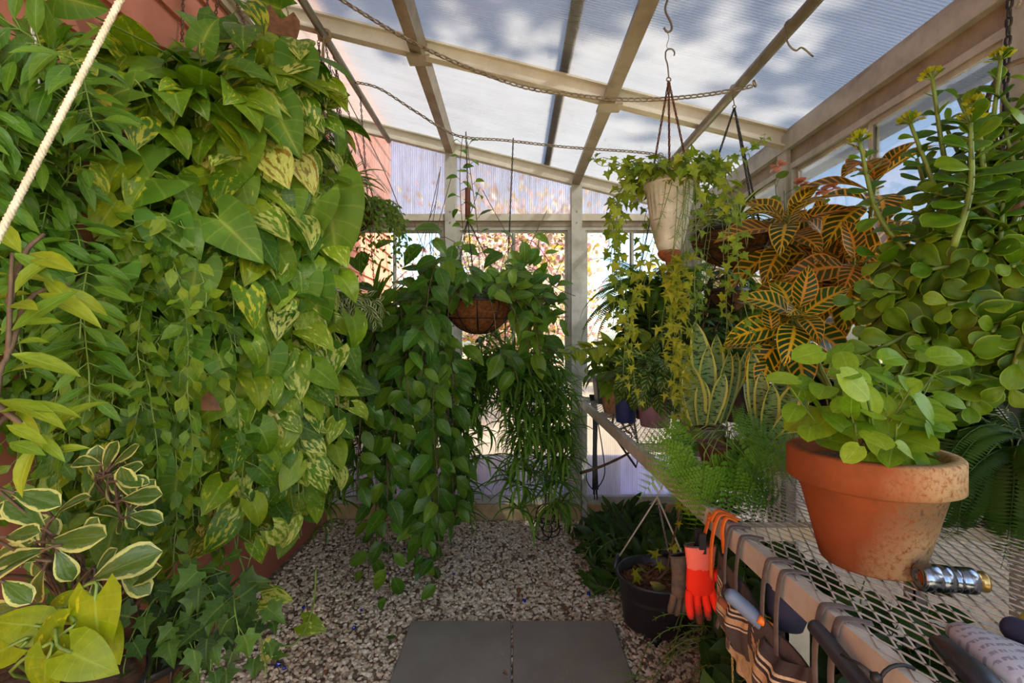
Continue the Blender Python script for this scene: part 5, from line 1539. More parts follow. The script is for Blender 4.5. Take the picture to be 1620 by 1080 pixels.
for j in range(16):
    a_ = j / 16 * 2 * PI; b = c + [math.cos(a_) * .071, math.sin(a_) * .071, .014]; nv = V3(math.cos(a_), math.sin(a_), -.1)
    tube(g, ring(b, .0125, 14, nv), .0024, 5, closed=True); tube(g, ring(b + [0, 0, -.004], .006, 10, nv), .0022, 5, closed=True); tube(g, ring(b + [0, 0, .014], .005, 8, nv), .002, 5, closed=True)
tube(g, ring(c + [0, 0, .001], .072, 40), .0028, 6, closed=True); g.build('lace_rim', M['whitepot'], t)
g = Geo(); lathe(g, [(0, -.044), (.006, -.044), (.010, -.03), (.011, -.016), (.020, -.012), (.030, -.002), (.034, .008), (.032, .014), (.022, .017), (.018, .02)], c - [0, 0, H + .002], 28); lathe(g, [(0, -.02), (.006, -.018), (.008, 0), (.006, .01)], c - [0, 0, H + .062 - .01], 14); g.build('finial', M['rustbowl'], t)
g = Geo(); disc(g, c - [0, 0, .006], .066, 20, .004); g.build('soil', M['soil'], t)
hk = V3(c[0] - .002, 1.40, HC + (CY - 128) / FPX * 1.40)
for a_ in (.2, 2.2, 4.4):
    g = Geo(); chain(g, [c + [math.cos(a_) * .07, math.sin(a_) * .07, .002], hk], .0155); g.build('hanger_chain', M['chain_rust'], t)
g = Geo(); hook(g, hk + [.004, 0, .085], hk, .0022, .013); tube(g, smooth_path([hp + [0, 0, -.112], hp + [.004, 0, -.13], hk + [-.006, 0, .10], hk + [.004, 0, .09]], 12), .0008, 4); g.build('hook', M['wire_grey'], t)
gl, gs = Geo(), Geo()
for _ in range(60):
    a_ = U(0, 6.28); p = c + [math.cos(a_) * .04, math.sin(a_) * .04, .005]
    pa = trail(p, V3(math.cos(a_), math.sin(a_), U(.4, 1.6)), U(.06, .16), step=.014, grav=.16, wig=.10)
    leaves_along(gl, gs, pa, T_IVY, .032, .017, .018, V3(0, -.7, .6), rstem=.001, jit=.5)
for _ in range(17):
    a_ = U(-.4, 6.0); p = c + [math.cos(a_) * .075, math.sin(a_) * .075, .01]; L = U(.25, .62)
    pa = trail(p, V3(math.cos(a_) * .9, math.sin(a_) * .9, .5), L, step=.016, grav=.22, wig=.12)
    leaves_along(gl, gs, pa, T_IVY, .028, .024, .016, V3(0, -.8, .4), rstem=.001, jit=.5)
for pts in ([c + [-.06, -.03, .02], at(985, 262, 1.4), at(950, 262, 1.4), at(935, 245, 1.42)], [c + [-.05, -.02, .02], at(1000, 270, 1.4), at(975, 255, 1.44), at(950, 248, 1.48)], [c + [.05, .0, .03], at(1130, 270, 1.45), at(1180, 240, 1.52), at(1215, 215, 1.6)]):
    leaves_along(gl, gs, smooth_path(pts, 20), T_IVY, .028, .018, .014, V3(0, -.8, .4), rstem=.001, jit=.5)
finish(t, gl, 'ivy_light', gs)
gl, gs = Geo(), Geo()
for x0, x1, y1 in ((1040, 1003, 640), (1048, 990, 620), (1070, 1066, 720), (1078, 1075, 830), (1085, 1078, 700), (1060, 1052, 600), (1075, 1062, 640), (1068, 1070, 790)):
    p0 = c + V3((x0 - 1059) / FPX * 1.4, -.05, 0)
    pa = smooth_path([p0 + [0, .03, .01], p0 + [0, -.02, -.03], at((x0 + x1) / 2 + U(-12, 12), 430, 1.33), at(x1 + U(-8, 8), 520, 1.32), at(x1, y1, 1.30)], 30) + np.cumsum(U(-.0015, .0015, (30, 3)), 0)
    leaves_along(gl, gs, pa, T_STAR, .030, .020, .016, V3(0, -.8, .4), rstem=.0009, jit=.55)
finish(t, gl, 'star', gs, 'stem', 'trailing_foliage', 'trailing_stems')

# coir basket with striped spider plant, on the right pipe
c = at(1163, 372, 1.74)
t = thing('fern_bowl_basket', 'wide weathered coir basket with striped spider plant hanging from the right pipe', 'hanging plant', c - [0, 0, .12])
basket(t, c, .150, .115, 'coir_dark', 'wire', ribs=4, hang=V3(.80, 1.74, roofz(.80) - .005), ln=.018)
gl, gs = Geo(), Geo()
rosette(gl, c + [-.01, -.01, .02], 46, .21, T_BLADE, (.25, 1.4), w=1.); rosette(gl, c + [-.05, .03, .01], 26, .16, T_BLADE, (.2, 1.3), w=1.)
finish(t, gl, 'spider_var', gs, fname='blades')
# small coir half-pot lower
c2 = at(1150, 462, 2.0)
t = thing('coir_pot', 'small dark coir pot hanging below the wide coir basket', 'hanging plant', c2 - [0, 0, .09]); basket(t, c2, .085, .09, 'coir_dark', 'wire', ribs=6, hang=c2 + V3(0, 0, .30), ln=.016)
gl, gs = Geo(), Geo(); scatter_mound(gl, gs, c2 + [0, 0, .03], (.10, .08, .07), 70, T_OV, .05, V3(0, -.7, .5), pet=.04); finish(t, gl, 'dark', gs)

# crotons
def croton(name, label, base, stems, lm, potm, H, R, size=.21, n=16, ratio=1.):
    t = thing(name, label, 'potted plant', base)
    pot(t, base, R, H, potm, fill=.9)
    gl, gs = Geo(), Geo()
    for (tip, dirv, nn, s) in stems:
        b = np.array(base) + [U(-.02, .02), U(-.02, .02), H * .88]
        pa = smooth_path([b, b * .5 + np.array(tip) * .5 + [U(-.03, .03), U(-.03, .03), .02], np.array(tip)], 14); tube(gs, pa, np.linspace(.008, .005, 14), 7)
        ax = nrm(np.array(dirv, float))
        a = np.arange(nn) * 2.4 + U(0, 6); h = np.linspace(0, 1, nn)
        x = nrm(np.cross(ax, [.3, .2, .9])); y = np.cross(ax, x)
        rad = np.cos(a)[:, None] * x + np.sin(a)[:, None] * y
        el = np.interp(h, [0, 1], [-.25, 1.1])
        d = rad * np.cos(el)[:, None] + ax * np.sin(el)[:, None] + U(-.15, .15, (nn, 3))
        p = np.array(tip) + ax * (h - .8)[:, None] * .10 + d * .02
        ss = s * np.interp(h, [0, .6, 1], [1.05, 1.0, .6]) * U(.85, 1.12, nn)
        put(gl, T_CROT, p, d, ax * .9 + [0, -.25, .35] - rad * .2, np.stack([ss * ratio, ss, ss], -1)); sticks(gs, np.array(tip) + ax * (h - .8)[:, None] * .10, p + d * .004, .003)
    finish(t, gl, lm, gs, 'stem')
    return t
b = V3(.86, 1.58, TOP)
croton('croton', 'tall orange-veined croton in a black pot in front of the wide coir basket', b, [(at(1245, 355, 1.52), (-.35, -.6, .75), 15, .20), (at(1310, 400, 1.50), (-.1, -.75, .5), 15, .20), (at(1265, 440, 1.55), (-.45, -.8, .1), 12, .18), (at(1330, 470, 1.52), (.1, -.8, .3), 12, .20)], 'croton', 'plastic_black', .20, .11, ratio=1.05)
b = V3(1.00, 1.40, TOP)
croton('croton', 'croton with upright yellow-veined leaves against the side window', b, [(at(1385, 290, 1.42), (.0, -.4, .95), 14, .21), (at(1350, 420, 1.38), (-.3, -.8, .3), 12, .19)], 'croton', 'plastic_black', .20, .10, ratio=1.1)
b = V3(.865, 1.27, TOP)
croton('croton', 'low dark green croton with yellow veins behind the snake plants', b, [(at(1258, 505, 1.30), (-.1, -.75, .6), 15, .17), (at(1225, 540, 1.34), (-.5, -.6, .4), 8, .14)], 'croton_green', 'plastic_grey', .14, .08, ratio=1.15)
# begonia
b = V3(1.03, 1.78, TOP)
t = thing('begonia', 'cane begonia with pale pink flowers behind the orange croton', 'potted plant', b); pot(t, b, .085, .14, 'plastic_grey')
gl, gs, gp = Geo(), Geo(), Geo()
for tipx, tipy in ((1240, 285), (1275, 300), (1300, 310), (1225, 270), (1315, 290)):
    pa = smooth_path([b + [0, 0, .12], b * .4 + at(tipx, tipy, 1.72) * .6 + [0, 0, .05], at(tipx, tipy, 1.70)], 18); leaves_along(gl, gs, pa, T_RND, .060, .05, .03, V3(-.2, -.8, .5), skip=.25)
for q in ((1268, 290), (1280, 300), (1315, 298), (1230, 262), (1300, 302)):
    cq = at(q[0], q[1], 1.64); gp = Geo(); rosette(gp, cq, 18, .024, T_RND, (-.6, 1.2)); gp.build('flower', M['petal'], t)
pass; finish(t, gl, 'begonia', gs)

# fleshy round-leaved shrub on the right
c = at(1560, 500, 1.02)
t = thing('jade_shrub', 'big fleshy round-leaved shrub crowding the right edge above the bench', 'hanging plant', c - [0, 0, .14])
basket(t, c, .15, .13, 'coir_dark', 'wire', ribs=8)
g = Geo(); chain(g, [c + [.02, -.0, .0], at(1600, -60, 1.06)], .026); g.build('hanger_chain', M['chain_black'], t)
gl, gs, gb = Geo(), Geo(), Geo()
def jade_stem(p0, p1, n, size, flower=False, curve=(0, 0, 0)):
    pa = smooth_path([p0, (np.array(p0) + p1) / 2 + np.array(curve) + U(-.02, .02, 3), p1], 16)
    tube(gs, pa, np.linspace(.0065, .0035, 16), 7)
    ax = nrm(pa[-1] - pa[-6]); x = nrm(np.cross(ax, [.2, .9, .3])); y = np.cross(ax, x)
    sl = np.linspace(.25, 1, n)
    for k, f in enumerate(sl):
        q = np.array([np.interp(f * 15, np.arange(16), pa[:, i]) for i in range(3)])
        aa = (k % 2) * PI / 2 + .4; s = size * np.interp(f, [.2, .7, 1], [1, 1, .55]) * U(.85, 1.15)
        for sg in (-1, 1):
            r = sg * (math.cos(aa) * x + math.sin(aa) * y)
            el = .25 + .7 * f ** 3
            d = r * math.cos(el) + ax * math.sin(el) + U(-.2, .2, 3) + DOWN * .1
            put(gl, T_JADE, q + r * .004, d, ax * .7 + [-.35, -.9, .35] + U(-.25, .25, 3), s)
    if flower:
        e = pa[-1]; gb = Geo()
        for _ in range(26):
            d = nrm(U(-1, 1, 3) + ax * 1.2); sticks(gs, e, e + d * .016, .0012); put(gb, T_SMALL, e + d * .014, d, U(-1, 1, 3), .014)
        gb.build('bud_cluster', M['bud'], t)
for x, y, d in [(1360, 560, .98), (1395, 470, 1.0), (1420, 380, 1.02), (1400, 620, .95), (1460, 430, .96), (1455, 540, .92), (1500, 480, .9), (1500, 380, .94), (1530, 300, .96), (1480, 300, 1.0), (1520, 570, .9), (1565, 520, .86), (1600, 430, .88), (1590, 330, .92), (1550, 220, 1.0), (1600, 200, .98), (1570, 130, 1.02), (1520, 150, 1.06), (1620, 560, .84), (1600, 620, .84), (1540, 640, .88), (1470, 620, .92), (1640, 300, .9), (1640, 480, .86), (1440, 330, 1.04), (1620, 130, 1.0), (1495, 200, 1.06), (1560, 400, .9), (1430, 590, .95), (1375, 410, 1.04)]:
    e = at(x + U(-10, 10), y + U(-10, 10), d)
    jade_stem(c + V3(U(-.10, .10), U(-.08, .06), .0), e, rng.integers(7, 11), .066, curve=(U(-.03, .03), -.03, U(.0, .06)))
for x, y, d in [(1420, 440, 1.06), (1350, 480, 1.04), (1480, 520, .98), (1540, 440, 1.0), (1580, 260, 1.04), (1450, 250, 1.1), (1510, 620, 1.0), (1600, 540, .96), (1380, 520, 1.06), (1530, 350, 1.06), (1640, 380, 1.0), (1580, 590, .94)]:
    jade_stem(c + V3(U(-.1, .1), U(0, .1), .02), at(x, y, d), 9, .062, curve=(0, 0, .04))
for x, y, d in [(1360, 225, 1.0), (1440, 195, 1.02), (1475, 125, 1.03), (1545, 170, .96), (1583, 95, 1.0)]:
    b0 = at(x + 30, y + 150, d + .02); jade_stem(c + (b0 - c) * .6, at(x, y, d), 8, .042, True)
jade_stem(at(1508, 390, .88), at(1535, 195, .86), 12, .070, True, (.005, 0, 0))
pass; finish(t, gl, 'jade', gs, 'stem')
g = Geo()
for pts in ([c + [.05, 0, 0], at(1600, 300, 1.0), at(1560, 180, 1.04), at(1590, 110, 1.04), at(1640, 90, 1.02)], [c, at(1560, 330, 1.0), at(1600, 230, .98), at(1650, 200, .96)], [c + [.02, -.04, 0], at(1610, 440, .92), at(1580, 350, .94), at(1620, 320, .9)]):
    tube(g, smooth_path(pts, 24), .006, 7)
g.build('old_stems', M['stem_brown'], t)
# pot half seen behind the seedling
b = V3(1.0, 1.16, TOP)
t = thing('glossy_black_pot', 'glossy black pot standing behind the terracotta pot under the fleshy shrub', 'pot', b); pot(t, b, .09, .27, 'plastic_black', rb=.08, fill=.93)
gl, gs = Geo(), Geo(); scatter_mound(gl, gs, b + [0, 0, .30], (.14, .1, .06), 70, T_OV, .07, V3(-.2, -.8, .4), pet=.05); finish(t, gl, 'dark', gs)

# snake plants: blades from pots
def sworded(t, rows, base, lm='snake'):
    gl = Geo()
    for k, (x0, y0, x1, y1, w, d0, d1) in enumerate(rows):
        a, b = at(x0, y0, d0), at(x1, y1, d1); L = np.linalg.norm(b - a)
        put(gl, [T_SWORD[k % 3]], a, b - a, V3(U(-.3, .3), -1, .25), np.array([[1.05 * w / FPX * d0, L, w / FPX * d0]]))
    gl.build('blades', M[lm], t)
b = V3(.585, 1.50, TOP)
t = thing('snake_plant', 'banded snake plant with upright yellow-edged blades behind the lacy fern', 'potted plant', b); pot(t, b, .075, .085, 'plastic_grey', fill=.9)
sworded(t, [(1120, 668, 1100, 507, 38, 1.5, 1.52), (1128, 668, 1134, 527, 28, 1.52, 1.54), (1104, 672, 1090, 572, 38, 1.46, 1.45), (1094, 665, 1082, 540, 24, 1.53, 1.55), (1132, 668, 1156, 553, 26, 1.48, 1.46), (1140, 668, 1166, 556, 26, 1.53, 1.55), (1110, 672, 1112, 600, 24, 1.45, 1.44), (1136, 668, 1200, 522, 22, 1.55, 1.56), (1116, 670, 1120, 545, 28, 1.5, 1.5), (1124, 670, 1146, 590, 24, 1.44, 1.43), (1100, 672, 1078, 600, 24, 1.47, 1.46)], b)
b = V3(.725, 1.335, TOP)
t = thing('snake_plant', 'banded snake plant leaning right in a grey pot beside the terracotta pot', 'potted plant', b); pot(t, b, .07, .085, 'plastic_grey', fill=.9)
sworded(t, [(1200, 690, 1190, 553, 30, 1.34, 1.36), (1212, 690, 1222, 607, 32, 1.3, 1.28), (1222, 690, 1262, 603, 32, 1.32, 1.3), (1220, 692, 1254, 648, 18, 1.27, 1.24), (1230, 690, 1330, 660, 26, 1.31, 1.28), (1236, 692, 1345, 690, 22, 1.3, 1.22), (1214, 688, 1246, 560, 26, 1.36, 1.40), (1205, 690, 1178, 600, 26, 1.38, 1.40), (1208, 690, 1205, 585, 26, 1.33, 1.33), (1226, 690, 1280, 622, 26, 1.33, 1.33)], b)

# lacy fern spilling over the rail
b = V3(.52, 1.165, TOP)
t = thing('lacy_fern', 'lacy green fern spilling over the front rail of the bench', 'potted plant', b); pot(t, b, .068, .10, 'terra_brown', fill=.92)
gl, gs = Geo(), Geo()
def fronds(gl, gs, c, rows, tpls, nup=(0, -.75, .65), stalk=.0011):
    c = np.array(c, float)
    for x, y, d, L, ang, dep in rows:
        p = at(x, y, d); s = 1.32 * L / FPX * d; dv = V3(math.cos(math.radians(ang)), dep, -math.sin(math.radians(ang)))
        put(gl, tpls, p, dv, np.array(nup) + U(-.2, .2, 3), s)
        if gs is not None: tube(gs, smooth_path([c, (c + p) / 2 + [0, 0, .03], p, p + nrm(dv) * .01], 8), stalk, 5, cap=False)
fronds(gl, gs, b + [0, 0, .1], [(1125, 690, 1.08, 150, 25, -.2), (1120, 700, 1.05, 160, 40, -.25), (1135, 680, 1.1, 140, 5, -.1), (1110, 700, 1.05, 130, 65, -.25), (1100, 690, 1.08, 100, 140, -.2), (1095, 700, 1.06, 95, 115, -.25), (1165, 690, 1.08, 110, 20, -.15), (1105, 680, 1.12, 80, 170, -.1), (1150, 675, 1.14, 80, -15, 0.), (1150, 720, 1.02, 110, 35, -.3), (1125, 720, 1.02, 100, 80, -.3), (1160, 700, 1.04, 120, 48, -.2), (1115, 715, 1.02, 110, 100, -.25)], T_LACE)
finish(t, gl, 'fern_light', gs, fname='fronds')
b = V3(.445, 1.26, TOP)
t = thing('green_pot', 'small bright green plastic pot by the rail behind the trailing yellow ivy', 'pot', b); pot(t, b, .038, .085, 'green_plastic', fill=.9)
gl, gs = Geo(), Geo(); scatter_mound(gl, gs, b + [0, 0, .10], (.05, .05, .04), 26, T_SMALL, .03, V3(0, -.7, .6), pet=.03); finish(t, gl, 'ivy_light', gs)
# dark fern behind the terracotta pot
b = V3(1.0, .94, TOP)
t = thing('dark_fern', 'dark fern with drooping fronds right of the terracotta pot', 'potted plant', b); pot(t, b, .085, .13, 'plastic_black', fill=.92)
gl, gs = Geo(), Geo()
for _ in range(70):
    a = U(0, 6.28); d = V3(math.cos(a), math.sin(a) * .9 - .25, U(.1, 1.0)); L = U(.24, .36)
    put(gl, T_BOSTON, b + [0, 0, .13] + nrm(d) * .02, d, [0, 0, 1], np.array([[L * 1.25, L, L]]))
T_BOST2 = [frond(30, .19, b_, PINNA, fwd=.2, droop=.1) for b_ in (.5, .9, 1.2)]
fronds(gl, gs, b + [0, 0, .13], [(1540, 690, .9, 170, 100, -.1), (1570, 680, .9, 185, 95, -.15), (1600, 690, .88, 175, 90, -.1), (1625, 680, .86, 175, 85, -.1), (1520, 680, .92, 140, 118, -.1), (1550, 655, .92, 140, 60, -.2), (1590, 650, .92, 130, -60, .1), (1512, 665, .95, 110, 165, 0), (1605, 720, .85, 160, 100, -.15), (1560, 720, .87, 150, 108, -.15), (1625, 650, .9, 130, -80, .1), (1580, 700, .89, 170, 75, -.1)], T_BOST2, nup=(-.45, -.85, .3))
finish(t, gl, 'fern_dark', gs, fname='fronds')
# terracotta seedling bush
gl, gs = Geo(), Geo(); b = TP + V3(0, 0, .153)
for x, y, d in [(1240, 598, .74), (1290, 560, .76), (1330, 580, .70), (1370, 620, .68), (1400, 590, .74), (1440, 560, .76), (1485, 580, .76), (1500, 545, .80), (1470, 640, .72), (1420, 660, .68), (1350, 660, .66), (1480, 690, .72), (1430, 620, .82), (1380, 570, .80), (1320, 630, .78), (1300, 600, .82), (1450, 600, .70), (1350, 545, .82)]:
    e = at(x, y, d); p0 = b + V3(U(-.03, .03), U(-.03, .03), -.004)
    pa = smooth_path([p0, p0 * .45 + e * .55 + [0, 0, -.012], e], 12)
    leaves_along(gl, gs, pa, T_RND, .050, .023, .016, V3(-.15, -.6, .75), tipw=.2, spread=1., skip=np.linalg.norm(e - p0) * .35, srange=(.7, 1.15), rstem=.0016)
hero(gl, gs, T_RND, [(1330, 590, .66, 62, 40), (1262, 600, .72, 50, 190), (1300, 555, .74, 50, 170), (1395, 570, .7, 48, -20), (1450, 630, .66, 56, 40), (1465, 670, .68, 46, 60), (1420, 705, .64, 40, 20), (1360, 705, .62, 40, 150), (1470, 565, .76, 50, -10)], V3(-.1, -.65, .7), .3)
finish(potT, gl, 'bush', gs)

# pots and plants further down the bench
b = V3(.585, 1.98, TOP)
t = thing('mauve_pot', 'mauve glazed pot with a silver-patched plant on the far half of the bench', 'potted plant', b); pot(t, b, .072, .125, 'mauve', rb=.058, rim=.003, rimh=.012, fill=.9)
gl, gs = Geo(), Geo(); scatter_mound(gl, gs, b + [0, 0, .20], (.14, .12, .11), 90, T_OV, .09, V3(-.1, -.8, .4), pet=.08, tipw=.5); finish(t, gl, 'pilea', gs)
b = V3(.49, 2.08, TOP)
t = thing('blue_pot', 'dark blue glazed pot just left of the mauve pot', 'potted plant', b); pot(t, b, .05, .13, 'blue_glaze', rb=.042, fill=.9)
gl, gs = Geo(), Geo(); scatter_mound(gl, gs, b + [0, 0, .20], (.10, .08, .09), 40, T_OV, .075, V3(-.1, -.8, .4), pet=.06); finish(t, gl, 'filler', gs)
b = V3(.50, 2.36, TOP)
t = thing('tufa_planter', 'rough tan stone planter left of the blue pot', 'planter', b)
g = Geo(); a = np.arange(28) / 28 * 2 * PI; v = []
for z, r in ((0, .045), (.03, .06), (.07, .058), (.11, .07), (.15, .062), (.165, .05), (.15, .03)): v.append(np.stack([r * (1 + U(-.12, .12, 28)) * np.cos(a), r * (1 + U(-.12, .12, 28)) * np.sin(a), z + U(-.006, .006, 28)], -1))
v = np.concatenate(v); v[:28, 2] = 0; g.add(v + b, [(i * 28 + j, i * 28 + (j + 1) % 28, (i + 1) * 28 + (j + 1) % 28, (i + 1) * 28 + j) for i in range(6) for j in range(28)]); g.build('body', M['tufa'], t)
g = Geo(); disc(g, b + [0, 0, .148], .035, 16, .003); g.build('soil', M['soil'], t)
gl, gs = Geo(), Geo(); scatter_mound(gl, gs, b + [0, 0, .22], (.12, .1, .09), 50, T_OV, .07, V3(-.1, -.8, .4), pet=.07); finish(t, gl, 'filler', gs)
b = V3(.53, 2.72, TOP)
t = thing('square_black_pot', 'square black nursery pot at the far end of the bench', 'potted plant', b)
g = Geo(); s0, s1, h_ = .055, .068, .15
v = [(-s0, -s0, 0), (s0, -s0, 0), (s0, s0, 0), (-s0, s0, 0), (-s1, -s1, h_), (s1, -s1, h_), (s1, s1, h_), (-s1, s1, h_), (-s1 + .006, -s1 + .006, h_), (s1 - .006, -s1 + .006, h_), (s1 - .006, s1 - .006, h_), (-s1 + .006, s1 - .006, h_), (-s0, -s0, .12), (s0, -s0, .12), (s0, s0, .12), (-s0, s0, .12)]
g.add(np.array(v) + b, [(0, 3, 2, 1)] + [(k + j, k + (j + 1) % 4, k + 4 + (j + 1) % 4, k + 4 + j) for k in (0, 4, 8) for j in range(4)]); g.build('pot', M['plastic_black'], t, False)
g = Geo(); g.add(np.array([(-.058, -.058, .128), (.058, -.058, .128), (.058, .058, .128), (-.058, .058, .128)]) + b, [(0, 1, 2, 3)]); g.build('soil', M['soil'], t, False)
gl, gs = Geo(), Geo(); scatter_mound(gl, gs, b + [0, 0, .22], (.13, .1, .12), 60, T_OV, .07, V3(-.2, -.8, .4), pet=.07); finish(t, gl, 'filler', gs)
# big boston fern, hanging
c = at(1045, 470, 2.42)
t = thing('hanging_fern', 'large fern with long arching fronds hanging right of the middle vine basket', 'hanging plant', c - [0, 0, .12]); basket(t, c, .13, .12, 'coir_dark', 'wire', hang=V3(c[0], c[1], roofz(c[0])), ln=.02)
gl, gs = Geo(), Geo()
for _ in range(64):
    a = U(0, 6.28); d = V3(math.cos(a) - .25, math.sin(a) * .8 - .2, U(.1, 1.3)); L = U(.32, .56)
    put(gl, T_BOSTON, c + nrm(d) * .03, d, [0, 0, 1], np.array([[L * 1.1, L, L]]))
finish(t, gl, 'fern', gs, fname='fronds')
# dark bushes standing on the bench behind
def bush(name, label, b, H, rad, n, lm, tp, size, potm='plastic_black', pr=.10, ph=.16, stems=7):
    t = thing(name, label, 'potted plant', b); pot(t, b, pr, ph, potm, fill=.92)
    gl, gs = Geo(), Geo(); b = np.array(b, float)
    for _ in range(n):
        e = b + [0, 0, H] + nrm(rng.normal(0, 1, 3)) * np.array(rad) * U(.4, 1)
        p0 = b + [U(-.03, .03), U(-.03, .03), ph * .9]
        pa = smooth_path([p0, p0 * .5 + e * .5 + U(-.04, .04, 3), e], 10)
        leaves_along(gl, gs, pa, tp, size, size * .42, .01, V3(-.2, -.8, .4), skip=np.linalg.norm(e - p0) * .3, spread=1., tipw=.3, rstem=.002)
    finish(t, gl, lm, gs, 'stem_brown')
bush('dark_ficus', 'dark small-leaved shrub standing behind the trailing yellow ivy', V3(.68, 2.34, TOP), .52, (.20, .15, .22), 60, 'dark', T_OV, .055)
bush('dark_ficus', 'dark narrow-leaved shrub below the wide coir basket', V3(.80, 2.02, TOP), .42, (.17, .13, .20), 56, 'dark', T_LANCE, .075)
bush('leafy_shrub', 'mid-green shrub against the far side window behind the crotons', V3(.99, 2.10, TOP), .50, (.13, .18, .24), 46, 'filler', T_OV, .06, 'plastic_grey', .09, .14)
bush('leafy_shrub', 'leafy shrub in the far right corner of the bench', V3(.96, 2.75, TOP), .48, (.14, .2, .28), 44, 'hoya', T_OV, .07, 'plastic_grey', .09, .14)
bush('leafy_shrub', 'dark leafy shrub behind the low croton and grey pot', V3(1.03, 1.62, TOP), .24, (.12, .12, .16), 36, 'dark', T_OV, .065, 'plastic_grey', .05, .10)
# row-leaved branch reaching over the aisle
c = at(1010, 590, 2.15); c[2] = TOP
t = thing('zamia_branch', 'plant with one long branch of paired yellow-green leaves reaching left over the aisle', 'potted plant', V3(.60, 2.17, TOP)); pot(t, V3(.60, 2.17, TOP), .06, .10, 'terra_brown')
gl, gs = Geo(), Geo()
for pts in ([V3(.60, 2.17, TOP + .09), at(1015, 590, 2.1), at(985, 550, 2.02), at(930, 552, 1.96), at(882, 562, 1.92)], [V3(.60, 2.17, TOP + .09), at(1030, 560, 2.1), at(1010, 530, 2.05), at(985, 520, 2.0)]):
    leaves_along(gl, gs, smooth_path(pts, 30), T_OV, .075, .024, .004, V3(0, -.5, .9), opp=True, spread=1.3, tipw=.05, skip=.22, rstem=.003)
finish(t, gl, 'zz', gs)
# vines and leaves under the bench
def floor_plant(label, b, n, L, lm, tp, size, sp, up=(.4, 1.2), name='floor_plant', r0=.06):
    t = thing(name, label, 'plant', b); pot(t, np.array(b, float), .09, .12, 'plastic_black', fill=.92)
    gl, gs = Geo(), Geo(); b = np.array(b, float)
    for _ in range(n):
        a = U(0, 6.28); pa = trail(b + [math.cos(a) * r0, math.sin(a) * r0, .11], V3(math.cos(a), math.sin(a), U(*up)), U(L * .5, L), step=.02, grav=.09, wig=.06, zmin=.04)
        pa = pa[pa[:, 2] < .74]
        if len(pa) > 4: leaves_along(gl, gs, pa, tp, size, sp, .004, V3(-.3, -.7, .6), opp=True, spread=1.2, tipw=.2)
    finish(t, gl, lm, gs)
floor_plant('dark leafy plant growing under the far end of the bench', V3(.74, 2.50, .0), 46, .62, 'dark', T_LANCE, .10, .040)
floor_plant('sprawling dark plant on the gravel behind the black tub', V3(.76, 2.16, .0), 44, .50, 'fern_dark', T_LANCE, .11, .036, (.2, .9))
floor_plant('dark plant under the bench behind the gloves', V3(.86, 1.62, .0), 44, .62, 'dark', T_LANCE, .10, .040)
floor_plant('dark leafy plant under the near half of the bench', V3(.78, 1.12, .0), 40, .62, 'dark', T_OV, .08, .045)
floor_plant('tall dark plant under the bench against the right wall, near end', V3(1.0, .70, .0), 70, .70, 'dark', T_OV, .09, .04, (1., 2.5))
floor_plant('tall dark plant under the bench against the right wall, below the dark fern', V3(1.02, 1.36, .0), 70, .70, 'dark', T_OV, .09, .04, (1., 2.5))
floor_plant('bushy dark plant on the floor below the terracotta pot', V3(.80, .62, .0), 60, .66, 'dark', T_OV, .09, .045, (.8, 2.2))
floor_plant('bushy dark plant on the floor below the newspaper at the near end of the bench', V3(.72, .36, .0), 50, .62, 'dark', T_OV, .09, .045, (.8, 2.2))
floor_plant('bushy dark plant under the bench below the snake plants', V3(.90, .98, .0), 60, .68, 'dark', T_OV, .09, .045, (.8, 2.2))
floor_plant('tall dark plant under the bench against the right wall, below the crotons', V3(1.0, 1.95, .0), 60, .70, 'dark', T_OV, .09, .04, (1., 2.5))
PRUNE.clear()
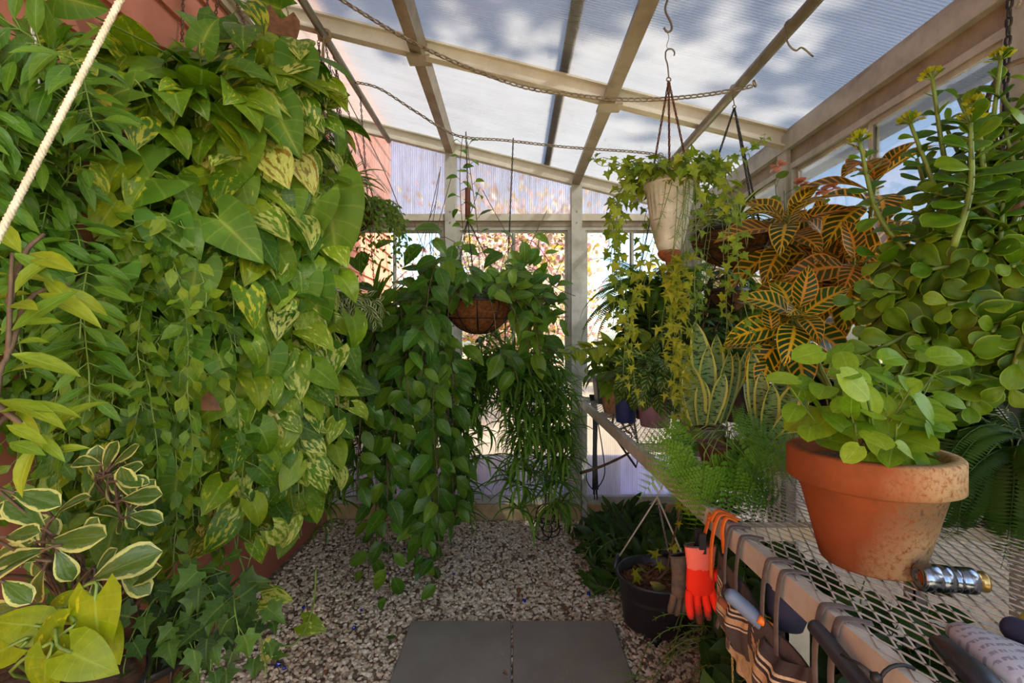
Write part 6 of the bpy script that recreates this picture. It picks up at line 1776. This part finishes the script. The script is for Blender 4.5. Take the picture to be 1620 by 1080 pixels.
# vine growing in the tub
t = thing('tub_vine', 'bare brown vine with a few yellow leaves rising from the black tub to the bench', 'vine', TC + V3(0, 0, .17))
gl, gs = Geo(), Geo()
pa = smooth_path([TC + V3(-.04, .0, .165), at(1020, 930, 1.9), at(1052, 905, 1.84), at(1062, 865, 1.78), at(1078, 800, 1.7), at(1082, 760, 1.64)], 26); tube(gs, pa, np.linspace(.006, .003, 26), 6)
for x, y, d in ((1065, 862, 1.78), (1080, 795, 1.7), (1072, 798, 1.7), (1002, 905, 1.88), (1010, 912, 1.88), (1018, 900, 1.86), (1040, 880, 1.86), (1040, 893, 1.86)): put(gl, T_STAR, at(x, y, d), U(-1, 1, 3) + V3(0, 0, -.4), V3(0, -.6, .7), .05)
finish(t, gl, 'star', gs, 'stem_brown')
g = Geo(); put(g, T_ARROW[:1], at(1045, 935, 1.83), V3(-.4, -.3, .5), V3(.2, -.8, .5), .07); tag(g.build('plant_tag', M['olive']), 'tan plant tag stuck in the bark of the black tub', 'plant tag')
# ---------------------------------------------------------------- camera, daylight, output look
cam = bpy.data.cameras.new('camera'); co = bpy.data.objects.new('camera', cam); COL.objects.link(co)
co.location = (0, 0, HC); co.rotation_euler = (PI / 2, 0, 0)
cam.sensor_width = 36; cam.lens = FPX / 1620 * 36; cam.clip_start = .02; cam.clip_end = 200
scene.camera = co
sun = bpy.data.lights.new('sun', 'SUN'); sun.energy = 14.0; sun.angle = .012; sun.color = (1, .95, .87)
so = bpy.data.objects.new('sun', sun); COL.objects.link(so)
so.rotation_euler = Vector([float(v) for v in -SUN]).to_track_quat('-Z', 'Y').to_euler()
w = bpy.data.worlds.new('sky'); scene.world = w; w.use_nodes = True
nt = w.node_tree; nt.nodes.clear()
sk = nt.nodes.new('ShaderNodeTexSky'); sk.sky_type = 'NISHITA'; sk.sun_disc = False
sk.sun_elevation = math.asin(SUN[2]); sk.sun_rotation = math.atan2(SUN[0], SUN[1])
sk.air_density = 1.0; sk.dust_density = 2.0; sk.ozone_density = 1.2
bg = nt.nodes.new('ShaderNodeBackground'); bg.inputs[1].default_value = .32
ow = nt.nodes.new('ShaderNodeOutputWorld')
nt.links.new(sk.outputs[0], bg.inputs[0]); nt.links.new(bg.outputs[0], ow.inputs[0])
vs = scene.view_settings
scene.display_settings.display_device = 'sRGB'
vs.view_transform = 'Standard'; vs.look = 'None'; vs.exposure = .95; vs.gamma = 1; vs.use_curve_mapping = False
cy = scene.cycles
cy.max_bounces = 10; cy.diffuse_bounces = 5; cy.transmission_bounces = 6; cy.glossy_bounces = 3; cy.transparent_max_bounces = 24
cy.use_denoising = True
cy.caustics_reflective = False; cy.caustics_refractive = False
cy.sample_clamp_indirect = 6.0
